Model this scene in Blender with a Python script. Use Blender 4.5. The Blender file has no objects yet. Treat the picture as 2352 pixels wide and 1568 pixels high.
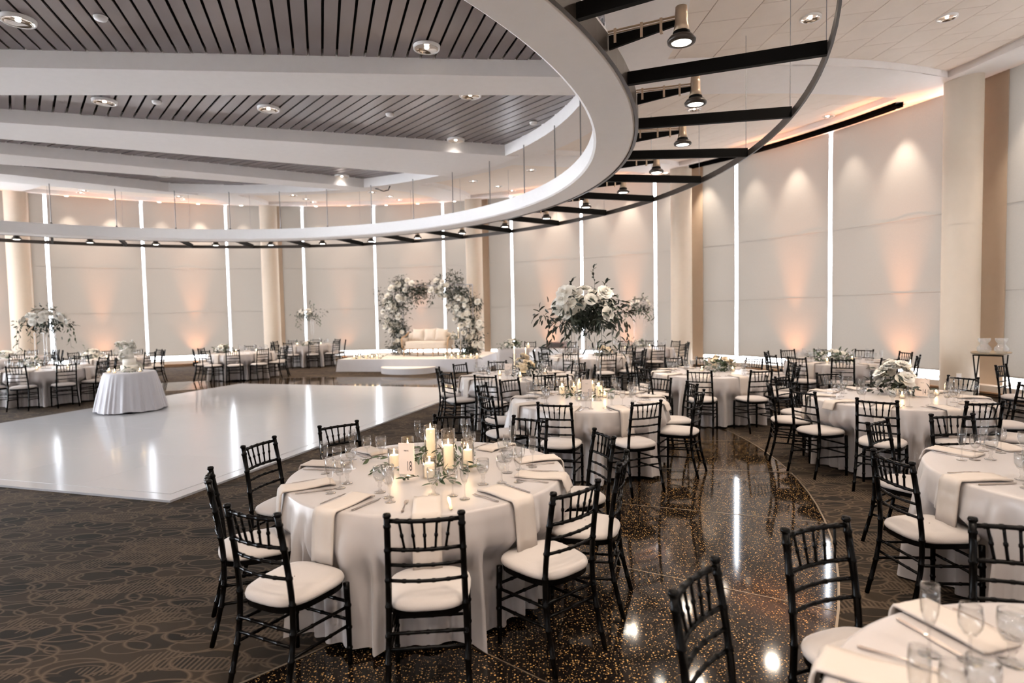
import bpy, math, random
from mathutils import Vector, Matrix
PI = math.pi
R_ = math.radians
rnd = random.Random(7)
S = bpy.context.scene
COL = S.collection
# ------------------------------------------------------------------ camera
F, HC, ROLL, CAMZ = 1374.3, 717.24, 0.019, 1.803
PITCH = math.atan((784 - HC) / F)
fw = Vector((0, math.cos(PITCH), -math.sin(PITCH)))
rt = Vector((1, 0, 0)); up0 = rt.cross(fw)
CR = rt * math.cos(ROLL) - up0 * math.sin(ROLL)
CU = rt * math.sin(ROLL) + up0 * math.cos(ROLL)
cam = bpy.data.cameras.new('camera'); camo = bpy.data.objects.new('camera', cam); COL.objects.link(camo)
cam.sensor_width = 36; cam.lens = F / 2352 * 36; cam.clip_end = 200
camo.matrix_world = Matrix(((CR.x, CU.x, -fw.x, 0), (CR.y, CU.y, -fw.y, 0), (CR.z, CU.z, -fw.z, CAMZ), (0, 0, 0, 1)))
cam.dof.use_dof = True; cam.dof.focus_distance = 4.4; cam.dof.aperture_fstop = 1.6
S.camera = camo
S.cycles.transparent_max_bounces = 24; S.cycles.max_bounces = 6; S.cycles.diffuse_bounces = 3; S.cycles.glossy_bounces = 2; S.cycles.sample_clamp_indirect = 5.0; S.cycles.use_adaptive_sampling = True; S.cycles.adaptive_threshold = 0.06; S.cycles.caustics_reflective = False; S.cycles.caustics_refractive = False
# ------------------------------------------------------------------ world (daylight outside) and exposure
SKY = 12.5
w = bpy.data.worlds.new('world'); S.world = w; w.use_nodes = True
nt = w.node_tree; nt.nodes['Background'].inputs['Color'].default_value = (0.92, 0.94, 1.0, 1)
nt.nodes['Background'].inputs['Strength'].default_value = SKY
vs = S.view_settings
vs.view_transform = 'Standard'; vs.look = 'None'; vs.gamma = 1.0; vs.use_curve_mapping = False; vs.exposure = 0.86
E_SPOT, E_WASH, E_COFFER, E_TRAY, E_UP, E_CANDLE = 85, 230, 100, 180, 1250, 0.3
WARM = (1.0, 0.84, 0.69); WASHC = (1.0, 0.87, 0.73); ORANGE = (1.0, 0.40, 0.17); COOL = (0.93, 0.95, 1.0)
# ------------------------------------------------------------------ room layout (metres)
C = Vector((-6.219, 8.191)); RW = 16.0; R_RING = 9.40; ZR = 3.80; ZC = 5.0; R_COF = 7.45; ZTOP = 6.12
def pol(r, a, z=0): return Vector((C.x + r * math.cos(R_(a)), C.y + r * math.sin(R_(a)), z))
def zcone(r): return ZC + 0.137 * max(0, r - R_COF)
def ray(px, py): return CR * ((px - 1176) / F) - CU * ((py - 784) / F) + fw
def at_y(px, py, y):
    d = ray(px, py); t = y / d.y; return Vector((d.x * t, y, CAMZ + d.z * t))
def at_z(px, py, z):
    d = ray(px, py); t = (z - CAMZ) / d.z; return Vector((d.x * t, d.y * t, z))
# ------------------------------------------------------------------ mesh helpers
class MB:
    def __init__(s): s.v = []; s.f = []
    def quadgrid(s, rows, closed=False):
        b = len(s.v); n = len(rows[0])
        for r in rows: s.v += [tuple(p) for p in r]
        for i in range(len(rows) - 1):
            for j in range(n if closed else n - 1):
                k = (j + 1) % n
                s.f.append((b + i * n + j, b + i * n + k, b + (i + 1) * n + k, b + (i + 1) * n + j))
        return s
    def box(s, c, d, rz=0):
        b = len(s.v); cx, sx = math.cos(rz), math.sin(rz)
        for z in (-1, 1):
            for x, y in ((-1, -1), (1, -1), (1, 1), (-1, 1)):
                px, py = x * d[0] / 2, y * d[1] / 2
                s.v.append((c[0] + px * cx - py * sx, c[1] + px * sx + py * cx, c[2] + z * d[2] / 2))
        for q in ((3, 2, 1, 0), (4, 5, 6, 7), (0, 1, 5, 4), (1, 2, 6, 5), (2, 3, 7, 6), (3, 0, 4, 7)): s.f.append(tuple(b + i for i in q))
        return s
    def prism(s, poly, z0, z1):
        f0 = z0 if callable(z0) else (lambda x, y: z0); f1 = z1 if callable(z1) else (lambda x, y: z1)
        b = len(s.v); n = len(poly)
        s.v += [(p[0], p[1], f0(p[0], p[1])) for p in poly] + [(p[0], p[1], f1(p[0], p[1])) for p in poly]
        s.f.append(tuple(b + i for i in reversed(range(n)))); s.f.append(tuple(b + n + i for i in range(n)))
        for i in range(n):
            j = (i + 1) % n; s.f.append((b + i, b + j, b + n + j, b + n + i))
        return s
    def tube(s, pts, rad, n=8, caps=True):
        pts = [Vector(p) for p in pts]
        if not isinstance(rad, (list, tuple)): rad = [rad] * len(pts)
        t0 = (pts[1] - pts[0]).normalized()
        u = t0.orthogonal().normalized(); b = len(s.v); m = len(pts)
        for i, p in enumerate(pts):
            t = (pts[min(i + 1, m - 1)] - pts[max(i - 1, 0)]).normalized()
            u = (u - t * u.dot(t)).normalized(); w_ = t.cross(u)
            for k in range(n):
                a = 2 * PI * k / n; q = p + (u * math.cos(a) + w_ * math.sin(a)) * rad[i]; s.v.append(tuple(q))
        for i in range(m - 1):
            for k in range(n):
                l = (k + 1) % n; s.f.append((b + i * n + k, b + i * n + l, b + (i + 1) * n + l, b + (i + 1) * n + k))
        if caps:
            s.f.append(tuple(b + k for k in reversed(range(n)))); s.f.append(tuple(b + (m - 1) * n + k for k in range(n)))
        return s
    def lathe(s, prof, n=20, c=(0, 0, 0)):
        rows = [[(c[0] + r * math.cos(2 * PI * k / n), c[1] + r * math.sin(2 * PI * k / n), c[2] + z) for k in range(n)] for r, z in prof]
        return s.quadgrid(rows, True)
    def add(s, o, M):
        b = len(s.v); s.v += [tuple(M @ Vector(p)) for p in o.v]; s.f += [tuple(b + i for i in f) for f in o.f]; return s
    def mesh(s, name, mat, smooth=False):
        me = bpy.data.meshes.new(name); me.from_pydata(s.v, [], s.f); me.materials.append(mat)
        if smooth: me.polygons.foreach_set('use_smooth', [True] * len(me.polygons))
        me.update(); return me
def link(name, data, parent=None, loc=(0, 0, 0), rz=0, M=None, scale=None):
    o = bpy.data.objects.new(name, data); COL.objects.link(o)
    if parent: o.parent = parent
    if M is not None: o.matrix_local = M
    else:
        o.location = loc; o.rotation_euler = (0, 0, rz)
        if scale: o.scale = scale if isinstance(scale, (tuple, list)) else (scale,) * 3
    return o
def tag(o, label=None, cat=None, group=None, kind=None):
    if label: o['label'] = label
    if cat: o['category'] = cat
    if group: o['group'] = group
    if kind: o['kind'] = kind
    return o
def thing(name, label, cat, loc=(0, 0, 0), rz=0, group=None): return tag(link(name, None, None, loc, rz), label, cat, group)
def inst(name, label, cat, parts, loc, rz=0, group=None):
    t = thing(name, label, cat, loc, rz, group)
    for p in parts:
        o = link(p[0], p[1], t)
        if len(p) > 2: link(p[2][0], p[2][1], o)
    return t
def struct(name, mb, m, smooth=False, parent=None):
    o = link(name, mb.mesh(name, m, smooth), parent)
    if parent is None: o['kind'] = 'structure'
    return o
def clip(poly, a, n):                                   # keep the side where (p-a).n >= 0
    out = []
    for i in range(len(poly)):
        p, q = poly[i], poly[(i + 1) % len(poly)]
        dp = (p[0] - a[0]) * n[0] + (p[1] - a[1]) * n[1]; dq = (q[0] - a[0]) * n[0] + (q[1] - a[1]) * n[1]
        if dp >= 0: out.append(p)
        if (dp >= 0) != (dq >= 0):
            t = dp / (dp - dq); out.append((p[0] + (q[0] - p[0]) * t, p[1] + (q[1] - p[1]) * t))
    return out
def clipconvex(poly, reg):                              # reg counter-clockwise
    for i in range(len(reg)):
        if len(poly) < 3: return []
        a, b = reg[i], reg[(i + 1) % len(reg)]
        poly = clip(poly, a, (-(b[1] - a[1]), b[0] - a[0]))
    return poly
# ------------------------------------------------------------------ materials
MATS = {}
def mat(name, col, rough=0.5, metal=0.0, var=0.06, scale=8.0, spec=0.5, bump=0.0, bscale=200.0, coat=0.0, sheen=0.0, emit=None, es=0.0):
    m = bpy.data.materials.new(name); m.use_nodes = True; nt = m.node_tree; b = nt.nodes['Principled BSDF']
    b.inputs['Roughness'].default_value = rough; b.inputs['Metallic'].default_value = metal; b.inputs['Specular IOR Level'].default_value = spec
    b.inputs['Coat Weight'].default_value = coat; b.inputs['Sheen Weight'].default_value = sheen
    if emit: b.inputs['Emission Color'].default_value = (*emit, 1); b.inputs['Emission Strength'].default_value = es; m.cycles.emission_sampling = 'NONE'
    tc = nt.nodes.new('ShaderNodeTexCoord'); no = nt.nodes.new('ShaderNodeTexNoise'); no.inputs['Scale'].default_value = scale; no.inputs['Detail'].default_value = 3
    nt.links.new(tc.outputs['Object'], no.inputs['Vector'])
    mx = nt.nodes.new('ShaderNodeMix'); mx.data_type = 'RGBA'
    mx.inputs[6].default_value = (*[c * (1 - var) for c in col], 1); mx.inputs[7].default_value = (*[min(1, c * (1 + var)) for c in col], 1)
    nt.links.new(no.outputs['Fac'], mx.inputs[0]); nt.links.new(mx.outputs[2], b.inputs['Base Color'])
    if bump:
        n2 = nt.nodes.new('ShaderNodeTexNoise'); n2.inputs['Scale'].default_value = bscale; nt.links.new(tc.outputs['Object'], n2.inputs['Vector'])
        bp = nt.nodes.new('ShaderNodeBump'); bp.inputs['Strength'].default_value = bump; bp.inputs['Distance'].default_value = 0.01
        nt.links.new(n2.outputs['Fac'], bp.inputs['Height']); nt.links.new(bp.outputs['Normal'], b.inputs['Normal'])
    MATS[name] = m; return m
def glassmat(name, tint=(1, 1, 1), ior=1.45, extra=0.0, rough=0.02):
    m = bpy.data.materials.new(name); m.use_nodes = True; nt = m.node_tree; nt.nodes.clear()
    out = nt.nodes.new('ShaderNodeOutputMaterial'); tr = nt.nodes.new('ShaderNodeBsdfTransparent'); gl = nt.nodes.new('ShaderNodeBsdfGlossy'); df = nt.nodes.new('ShaderNodeBsdfDiffuse')
    gl.inputs['Roughness'].default_value = rough; tr.inputs['Color'].default_value = (*tint, 1); df.inputs['Color'].default_value = (0.9, 0.88, 0.85, 1)
    lw = nt.nodes.new('ShaderNodeLayerWeight'); lw.inputs['Blend'].default_value = 0.5
    pw_ = nt.nodes.new('ShaderNodeMath'); pw_.operation = 'POWER'; pw_.inputs[1].default_value = 3.5; nt.links.new(lw.outputs['Facing'], pw_.inputs[0])
    fr = nt.nodes.new('ShaderNodeMath'); fr.operation = 'MULTIPLY_ADD'; fr.inputs[1].default_value = (ior - 1) * 1.3; fr.inputs[2].default_value = 0.035; nt.links.new(pw_.outputs[0], fr.inputs[0])
    m1 = nt.nodes.new('ShaderNodeMixShader'); m2 = nt.nodes.new('ShaderNodeMixShader'); m2.inputs[0].default_value = extra
    nt.links.new(fr.outputs[0], m1.inputs[0]); nt.links.new(tr.outputs[0], m1.inputs[1]); nt.links.new(gl.outputs[0], m1.inputs[2])
    nt.links.new(m1.outputs[0], m2.inputs[1]); nt.links.new(df.outputs[0], m2.inputs[2]); nt.links.new(m2.outputs[0], out.inputs['Surface'])
    MATS[name] = m; return m
def emitmat(name, col, s):
    m = bpy.data.materials.new(name); m.use_nodes = True; nt = m.node_tree; nt.nodes.clear()
    out = nt.nodes.new('ShaderNodeOutputMaterial'); e = nt.nodes.new('ShaderNodeEmission'); e.inputs[0].default_value = (*col, 1); e.inputs[1].default_value = s
    nt.links.new(e.outputs[0], out.inputs[0]); m.cycles.emission_sampling = 'NONE'; MATS[name] = m; return m
plaster = mat('plaster', (0.93, 0.89, 0.87), 0.7, var=0.03)
ringwhite = mat('ring_white', (0.93, 0.91, 0.90), 0.55, var=0.02)
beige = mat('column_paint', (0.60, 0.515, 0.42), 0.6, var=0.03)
pierm = mat('pier_shade', (0.42, 0.32, 0.235), 0.7, var=0.04)  # beige wall with the shade behind the columns painted in as brown
blackm = mat('black_metal', (0.004, 0.0035, 0.003), 0.6, var=0.2, spec=0.08)
voidm = mat('slot_void', (0.003, 0.003, 0.003), 0.9, spec=0.0)
bronze = mat('dark_bronze', (0.05, 0.038, 0.03), 0.4, metal=0.3)
brassy = mat('warm_metal', (0.55, 0.42, 0.30), 0.35, metal=0.7)
steelm = mat('rod_metal', (0.30, 0.29, 0.29), 0.35, metal=0.8)
mirror = mat('reflector', (0.85, 0.80, 0.74), 0.12, metal=1.0)
slatm = mat('slat_metal', (0.29, 0.255, 0.255), 0.27, metal=0.4, var=0.05, scale=2)
tilem = mat('tile', (0.94, 0.85, 0.77), 0.85, var=0.05, scale=3, bump=0.05)
chairm = mat('black_lacquer', (0.0015, 0.0013, 0.0012), 0.24, var=0.2, spec=0.10)
cushm = mat('cushion_fabric', (0.40, 0.36, 0.335), 0.85, var=0.03, bump=0.1, sheen=0.2)
clothm = mat('satin_cloth', (0.375, 0.338, 0.320), 0.33, var=0.04, scale=5, bump=0.03, bscale=400, sheen=0.3)
whitecloth = mat('white_cloth', (0.42, 0.415, 0.44), 0.6, var=0.03, sheen=0.2)
napkinm = mat('napkin_cloth', (0.47, 0.415, 0.37), 0.8, var=0.03, bump=0.05)
silver = mat('silverware', (0.62, 0.56, 0.52), 0.22, metal=1.0)
cylglass = glassmat('cylinder_glass', (0.94, 0.93, 0.92), 2.1, 0.012)
glass = glassmat('clear_glass', (0.96, 0.96, 0.96), 1.75, 0.008)
waterm = glassmat('water', (0.93, 0.94, 0.95), 1.33, 0.05)
acrylic = glassmat('acrylic', (0.95, 0.96, 0.97), 1.49, 0.10)
paneglass = glassmat('window_glass', (0.95, 0.97, 0.98), 1.2, 0.0)
waxm = mat('candle_wax', (0.86, 0.78, 0.66), 0.6, var=0.02, emit=(1.0, 0.70, 0.40), es=0.55)  # faint emission stands in for flame light glowing through the wax
flamem = emitmat('flame', (1.0, 0.72, 0.36), 40)
lampm = emitmat('lamp_lens', (1.0, 0.95, 0.85), 18)
leafm = mat('leaf', (0.035, 0.060, 0.026), 0.45, var=0.5, scale=30)
leafd = mat('leaf_dark', (0.014, 0.022, 0.012), 0.5, var=0.5, scale=20)
leafl = mat('leaf_light', (0.10, 0.13, 0.07), 0.5, var=0.4, scale=20)
petalw = mat('petal_white', (0.82, 0.79, 0.72), 0.7, var=0.04, sheen=0.2)
petalc = mat('petal_cream', (0.80, 0.68, 0.50), 0.7, var=0.06, sheen=0.2)
cardm = mat('card', (0.80, 0.68, 0.60), 0.7, var=0.02)
inkm = mat('ink', (0.05, 0.035, 0.03), 0.6)
linen = mat('sofa_linen', (0.62, 0.54, 0.46), 0.9, var=0.06, bump=0.1)
woodm = mat('pale_wood', (0.42, 0.27, 0.15), 0.5, var=0.15, scale=20)
plastic = mat('grey_plastic', (0.05, 0.035, 0.03), 0.5)
brassline = mat('brass_strip', (0.30, 0.235, 0.165), 0.35, metal=0.8)
sillm = mat('sill', (0.60, 0.52, 0.44), 0.5)
sillw = mat('sill_wood', (0.36, 0.20, 0.10), 0.5)
vinyl = mat('white_vinyl', (0.42, 0.425, 0.45), 0.14, var=0.02, scale=0.5, bump=0.008, bscale=3)
def blindmat():
    m = bpy.data.materials.new('roller_fabric'); m.use_nodes = True; nt = m.node_tree; nt.nodes.clear(); L = nt.links.new
    out = nt.nodes.new('ShaderNodeOutputMaterial'); d = nt.nodes.new('ShaderNodeBsdfDiffuse'); t = nt.nodes.new('ShaderNodeBsdfTranslucent'); mx = nt.nodes.new('ShaderNodeMixShader')
    tc = nt.nodes.new('ShaderNodeTexCoord'); n = nt.nodes.new('ShaderNodeTexNoise'); n.inputs['Scale'].default_value = 60; L(tc.outputs['Object'], n.inputs['Vector'])
    cr = nt.nodes.new('ShaderNodeMix'); cr.data_type = 'RGBA'; cr.inputs[6].default_value = (0.215, 0.197, 0.180, 1); cr.inputs[7].default_value = (0.250, 0.230, 0.210, 1)
    L(n.outputs['Fac'], cr.inputs[0]); L(cr.outputs[2], d.inputs['Color']); t.inputs['Color'].default_value = (0.66, 0.55, 0.45, 1)
    mx.inputs[0].default_value = 0.024; L(d.outputs[0], mx.inputs[1]); L(t.outputs[0], mx.inputs[2]); L(mx.outputs[0], out.inputs[0]); return m
blindm = blindmat()
def carpetmat():
    m = bpy.data.materials.new('carpet'); m.use_nodes = True; nt = m.node_tree; L = nt.links.new; b = nt.nodes['Principled BSDF']
    b.inputs['Roughness'].default_value = 0.95; b.inputs['Specular IOR Level'].default_value = 0.15
    tc = nt.nodes.new('ShaderNodeTexCoord')
    def N(t, **k):
        n = nt.nodes.new(t)
        for a, v in k.items(): n.inputs[a].default_value = v
        return n
    def math_(op, a, bb=None, clamp=False):
        n = nt.nodes.new('ShaderNodeMath'); n.operation = op; n.use_clamp = clamp
        for i, x in enumerate((a, bb)):
            if x is None: continue
            if isinstance(x, (int, float)): n.inputs[i].default_value = x
            else: L(x, n.inputs[i])
        return n.outputs[0]
    fac = None; dark = None
    for k, (rz, sx, sy, off) in enumerate(((0.35, 2.3, 4.6, 0.0), (0.15, 2.0, 4.2, 3.7), (0.5, 3.2, 6.5, 9.1))):
        mp = nt.nodes.new('ShaderNodeMapping'); mp.inputs['Rotation'].default_value = (0, 0, rz); mp.inputs['Scale'].default_value = (sx, sy, 1); mp.inputs['Location'].default_value = (off, off * 1.7, 0)
        L(tc.outputs['Object'], mp.inputs['Vector'])
        v = nt.nodes.new('ShaderNodeTexVoronoi'); v.voronoi_dimensions = '2D'; v.inputs['Scale'].default_value = 1.0; v.inputs['Randomness'].default_value = 0.75; L(mp.outputs[0], v.inputs['Vector'])
        ringd = math_('ABSOLUTE', math_('SUBTRACT', v.outputs['Distance'], 0.40))
        line = math_('SUBTRACT', 1.0, math_('DIVIDE', ringd, 0.040), True)
        ins = math_('LESS_THAN', v.outputs['Distance'], 0.40)
        rv = nt.nodes.new('ShaderNodeSeparateColor'); L(v.outputs['Color'], rv.inputs[0])
        dk = math_('MULTIPLY', ins, math_('GREATER_THAN', rv.outputs[0], 0.45))
        fac = line if fac is None else math_('MAXIMUM', fac, line)
        dark = dk if dark is None else math_('ADD', dark, dk)
    wv = nt.nodes.new('ShaderNodeTexWave'); wv.inputs['Scale'].default_value = 11.0; wv.inputs['Distortion'].default_value = 0.2; mp = nt.nodes.new('ShaderNodeMapping'); mp.inputs['Rotation'].default_value = (0, 0, 0.12)
    L(tc.outputs['Object'], mp.inputs[0]); L(mp.outputs[0], wv.inputs[0])
    ns = N('ShaderNodeTexNoise', Scale=1.6); mp2 = nt.nodes.new('ShaderNodeMapping'); mp2.inputs['Scale'].default_value = (0.8, 1.8, 1); L(tc.outputs['Object'], mp2.inputs[0]); L(mp2.outputs[0], ns.inputs['Vector'])
    st = math_('MULTIPLY', math_('GREATER_THAN', wv.outputs['Fac'], 0.55), math_('GREATER_THAN', ns.outputs['Fac'], 0.54))
    st = math_('MULTIPLY', st, 0.75); fac = math_('MAXIMUM', fac, st)
    pile = N('ShaderNodeTexNoise', Scale=350.0); L(tc.outputs['Object'], pile.inputs['Vector'])
    c1 = nt.nodes.new('ShaderNodeMix'); c1.data_type = 'RGBA'; c1.inputs[6].default_value = (0.041, 0.0285, 0.0185, 1); c1.inputs[7].default_value = (0.017, 0.0125, 0.009, 1)
    L(math_('MULTIPLY', dark, 0.6, True), c1.inputs[0])
    c2 = nt.nodes.new('ShaderNodeMix'); c2.data_type = 'RGBA'; L(c1.outputs[2], c2.inputs[6]); c2.inputs[7].default_value = (0.135, 0.095, 0.062, 1); L(math_('MULTIPLY', fac, 0.8), c2.inputs[0])
    c3 = nt.nodes.new('ShaderNodeMix'); c3.data_type = 'RGBA'; c3.blend_type = 'MULTIPLY'; c3.inputs[0].default_value = 0.5; L(c2.outputs[2], c3.inputs[6]); L(pile.outputs['Fac'], c3.inputs[7])
    L(c3.outputs[2], b.inputs['Base Color'])
    bp = N('ShaderNodeBump', Strength=0.4, Distance=0.004); L(pile.outputs['Fac'], bp.inputs['Height']); L(bp.outputs[0], b.inputs['Normal'])
    return m
carpet = carpetmat()
def terrazzomat():
    m = bpy.data.materials.new('terrazzo'); m.use_nodes = True; nt = m.node_tree; L = nt.links.new; b = nt.nodes['Principled BSDF']
    b.inputs['Roughness'].default_value = 0.07; b.inputs['Specular IOR Level'].default_value = 0.38
    tc = nt.nodes.new('ShaderNodeTexCoord'); col = None
    base = nt.nodes.new('ShaderNodeRGB'); base.outputs[0].default_value = (0.006, 0.0045, 0.004, 1); cur = base.outputs[0]
    for sc, th, lim, c in ((60, 0.80, 0.26, (0.36, 0.21, 0.075, 1)), (110, 0.80, 0.28, (0.24, 0.145, 0.06, 1)), (35, 0.90, 0.18, (0.38, 0.22, 0.08, 1)), (75, 0.80, 0.35, (0.018, 0.014, 0.012, 1))):
        v = nt.nodes.new('ShaderNodeTexVoronoi'); v.voronoi_dimensions = '2D'; v.inputs['Scale'].default_value = sc; L(tc.outputs['Object'], v.inputs['Vector'])
        s = nt.nodes.new('ShaderNodeSeparateColor'); L(v.outputs['Color'], s.inputs[0])
        a = nt.nodes.new('ShaderNodeMath'); a.operation = 'GREATER_THAN'; a.inputs[1].default_value = th; L(s.outputs[0], a.inputs[0])
        d = nt.nodes.new('ShaderNodeMath'); d.operation = 'LESS_THAN'; d.inputs[1].default_value = lim; L(v.outputs['Distance'], d.inputs[0])
        mu = nt.nodes.new('ShaderNodeMath'); mu.operation = 'MULTIPLY'; L(a.outputs[0], mu.inputs[0]); L(d.outputs[0], mu.inputs[1])
        mx = nt.nodes.new('ShaderNodeMix'); mx.data_type = 'RGBA'; L(mu.outputs[0], mx.inputs[0]); L(cur, mx.inputs[6]); mx.inputs[7].default_value = c; cur = mx.outputs[2]
    L(cur, b.inputs['Base Color']); return m
terrazzo = terrazzomat()
# ================================================================== FLOOR
def annulus(r0, r1, z, n=144, a0=0, a1=360, nr=1, thick=0):
    mb = MB(); full = abs(a1 - a0 - 360) < 1e-6
    rs = [r0 + (r1 - r0) * i / nr for i in range(nr + 1)]
    zf = z if callable(z) else (lambda r: z)
    rows = [[pol(r, a0 + (a1 - a0) * k / n, zf(r)) for k in range(n if full else n + 1)] for r in rs]
    return mb.quadgrid(rows, full)
R_T0 = 7.2
struct('floor', annulus(0.01, R_T0, 0.0, nr=2), carpet)
terr = struct('floor', annulus(R_T0, R_RING, 0.0), terrazzo)
struct('floor', annulus(R_RING, RW + 0.4, 0.0), carpet)
FIN0, FIND = 127.21, 9.864
bmesh_ = MB().box((1.1, 0, 0.0), (2.2, 0.006, 0.004)).mesh('brass_divider', brassline)
for k in range(36):
    a = FIN0 - FIND * k + 0.35; link('brass_divider', bmesh_, terr, pol(R_T0, a, 0.0), R_(a))
struct('brass_edge', annulus(R_RING - 0.008, R_RING + 0.006, 0.0025), brassline, parent=terr)
struct('brass_edge', annulus(R_T0 - 0.008, R_T0 + 0.006, 0.0025), brassline, parent=terr)
# dance floor
A = Vector((-3.39, 5.80)); ux = Vector((-0.9575, 0.2885)); uy = Vector((0.2885, 0.9575)); DW, DL = 6.8, 8.75
df = thing('dance_floor', 'glossy white dance floor of vinyl panels laid on the carpet', 'dance floor', (A.x, A.y, 0), math.atan2(uy.y, uy.x) - PI / 2)
bw = 0.17; npx, npy = 5, 6; pw, plen = (DW - 2 * bw) / npx, (DL - 2 * bw) / npy
pm = MB().box((0, 0, 0.0125), (pw - 0.002, plen - 0.002, 0.025)).mesh('panel', vinyl)
for i in range(npx):
    for j in range(npy): link('panel', pm, df, (-bw - pw * (i + .5), bw + plen * (j + .5), 0))
for nm, (x, y, sx, sy) in enumerate(((-DW / 2, bw / 2, DW, bw), (-DW / 2, DL - bw / 2, DW, bw), (-bw / 2, DL / 2, bw, DL - 2 * bw), (-DW + bw / 2, DL / 2, bw, DL - 2 * bw))):
    link('edge_ramp', MB().box((x, y, 0.011), (sx, sy, 0.022)).mesh('edge_ramp', vinyl), df)
# ================================================================== WALL
SL0, SLD = 127.75, 10.145
slits = [SL0 - SLD * k for k in range(-8, 27)]           # all round but for one short stretch of wall
aL, aR = slits[0] + 1, slits[-1] - 1
struct('wall_back', MB().quadgrid([[pol(RW, aL + (aR + 360 - aL) * k / 8, z) for k in range(9)] for z in (0, 6.9)]), beige)
struct('wall_front', MB().quadgrid([[pol(RW + 0.30, aL - (aL - aR) * k / 80, z) for k in range(81)] for z in (ZTOP, 6.9)]), plaster)
wb = MB().quadgrid([[pol(r, aL - (aL - aR) * k / 80, z) for k in range(81)] for r, z in ((RW + .30, 0), (RW + .30, 0.22), (RW - 0.28, 0.22), (RW - 0.28, 0.10), (RW - .24, 0.10))])
sill = struct('wall_base', wb, sillm)
struct('sill_nosing', MB().quadgrid([[pol(r, aL - (aL - aR) * k / 80, z) for k in range(81)] for r, z in ((RW - .275, .10), (RW - .30, .10), (RW - .30, .075), (RW - .24, .075), (RW - .24, 0.0))]), sillw, parent=sill)
for side, a in (('left', aL), ('right', aR)):
    struct('wall_' + side, MB().quadgrid([[pol(r, a, z) for r in (RW, RW + .32)] for z in (0, 6.9)]), beige)
col_ang = [161.0, 130.6, 101.5, 71.5, 41.65, 12.9, -17.5, -48, -78, -108, -138, -168]
GAP = 0.047
UPA = (122.5, 111.8, 91.6, 61.1, 50.0, 29.7, 19.4)
wm = MB().box((0, 0, 0), (0.055, 0.10, ZTOP - 0.2)).mesh('mullion', mat('mullion_paint', (0.55, 0.60, 0.64), 0.5))
for k in range(len(slits) - 1):
    a0, a1 = slits[k], slits[k + 1]; am = (a0 + a1) / 2
    p0, p1 = pol(RW, a0), pol(RW, a1); d = (p1 - p0); L_ = d.length; d.normalize(); rz = math.atan2(d.y, d.x)
    cen = (p0 + p1) / 2
    win = tag(link('window_%d' % (k + 1), None, None, (cen.x, cen.y, 0), rz), kind='structure')
    link('pane', MB().box((0, 0.26, (ZTOP + 0.2) / 2), (L_, 0.012, ZTOP - 0.2)).mesh('pane', paneglass), win)
    link('mullion', wm, win, (-L_ / 2, 0.17, (ZTOP + .2) / 2))
    link('window_rail', MB().box((0, 0.2, 0.245), (L_, 0.06, 0.05)).mesh('window_rail', mat('rail_paint', (0.6, 0.62, 0.64), 0.5) if 'rail_paint' not in MATS else MATS['rail_paint']), win)
    near = min(range(len(col_ang)), key=lambda i: abs(col_ang[i] - am))
    desc = ['left', 'mid', 'right']
    nup = [u for u in UPA if a1 < u < a0]; ncol = min(abs(c - am) for c in col_ang) < 5.2
    blab = 'ivory roller blind behind the flower arch' if a1 < 80.6 < a0 else 'ivory roller blind washed by an orange uplight' if nup else 'ivory roller blind partly behind a cream column' if ncol else 'plain ivory roller blind between two bright window slits'
    bl = thing('roller_blind', blab, 'blind', (cen.x, cen.y, 0), rz, blab.replace('blind ', 'blinds ', 1))
    hw = L_ / 2 - GAP
    wob = lambda x, z: 0.006 * math.sin(x * 5 + z * 1.3 + k) + 0.004 * math.sin(z * 4 + x * 2 + k * 2)
    rows = []
    for i in range(15):
        z0_ = 5.2 if 147 < am < 230 else 0.40
        z = z0_ + (ZTOP + 0.075 - z0_) * i / 14
        rows.append([(-hw + 2 * hw * j / 10, wob(-hw + 2 * hw * j / 10, z), z) for j in range(11)])
    link('fabric', MB().quadgrid(rows).mesh('fabric', blindm, True), bl)
    z0_ = 5.2 if 147 < am < 230 else 0.40
    if z0_ > 5: bl['label'] = 'ivory roller blind drawn up beside the dance floor'; bl['group'] = 'drawn-up blinds beside the dance floor'
    for z in (2.05, 3.70) if z0_ < 1 else ():
        zz = z + 0.02 * math.sin(k * 1.7 + z)
        link('seam', MB().tube([(-hw, -0.006, zz), (0, -0.008, zz - 0.008), (hw, -0.006, zz)], 0.004, 6).mesh('seam', blindm), bl)
    link('bottom_bar', MB().tube([(-hw, 0, z0_ + .005), (hw, 0, z0_ + .005)], 0.016, 8).mesh('bottom_bar', blindm), bl)
cm = MB().lathe([(0.315, 0), (0.315, 1.05)], 40).lathe([(0.308, 1.045), (0.308, 1.07)], 40).lathe([(0.315, 1.065), (0.315, 3.3)], 40).lathe([(0.308, 3.295), (0.308, 3.32)], 40).lathe([(0.315, 3.315), (0.315, 6.3)], 40).mesh('column_shaft', beige, True)
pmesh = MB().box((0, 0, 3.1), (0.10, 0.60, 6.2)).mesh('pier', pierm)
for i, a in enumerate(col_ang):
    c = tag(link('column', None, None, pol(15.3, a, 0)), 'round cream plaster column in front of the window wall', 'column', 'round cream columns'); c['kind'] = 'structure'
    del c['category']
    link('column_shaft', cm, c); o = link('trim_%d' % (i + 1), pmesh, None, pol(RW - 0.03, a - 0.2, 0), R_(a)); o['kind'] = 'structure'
# outlet on the column
oc = pol(15.3, 12.9); dv = (-oc).normalized(); oc2 = oc + dv * 0.318
tag(link('wall_socket', MB().box((0, 0, 0), (0.012, 0.08, 0.12)).mesh('wall_socket', ringwhite), None, (oc2.x, oc2.y, 0.42), math.atan2(dv.y, dv.x)), 'small white socket box low on the cream column beside the tray stand', 'socket')
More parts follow.
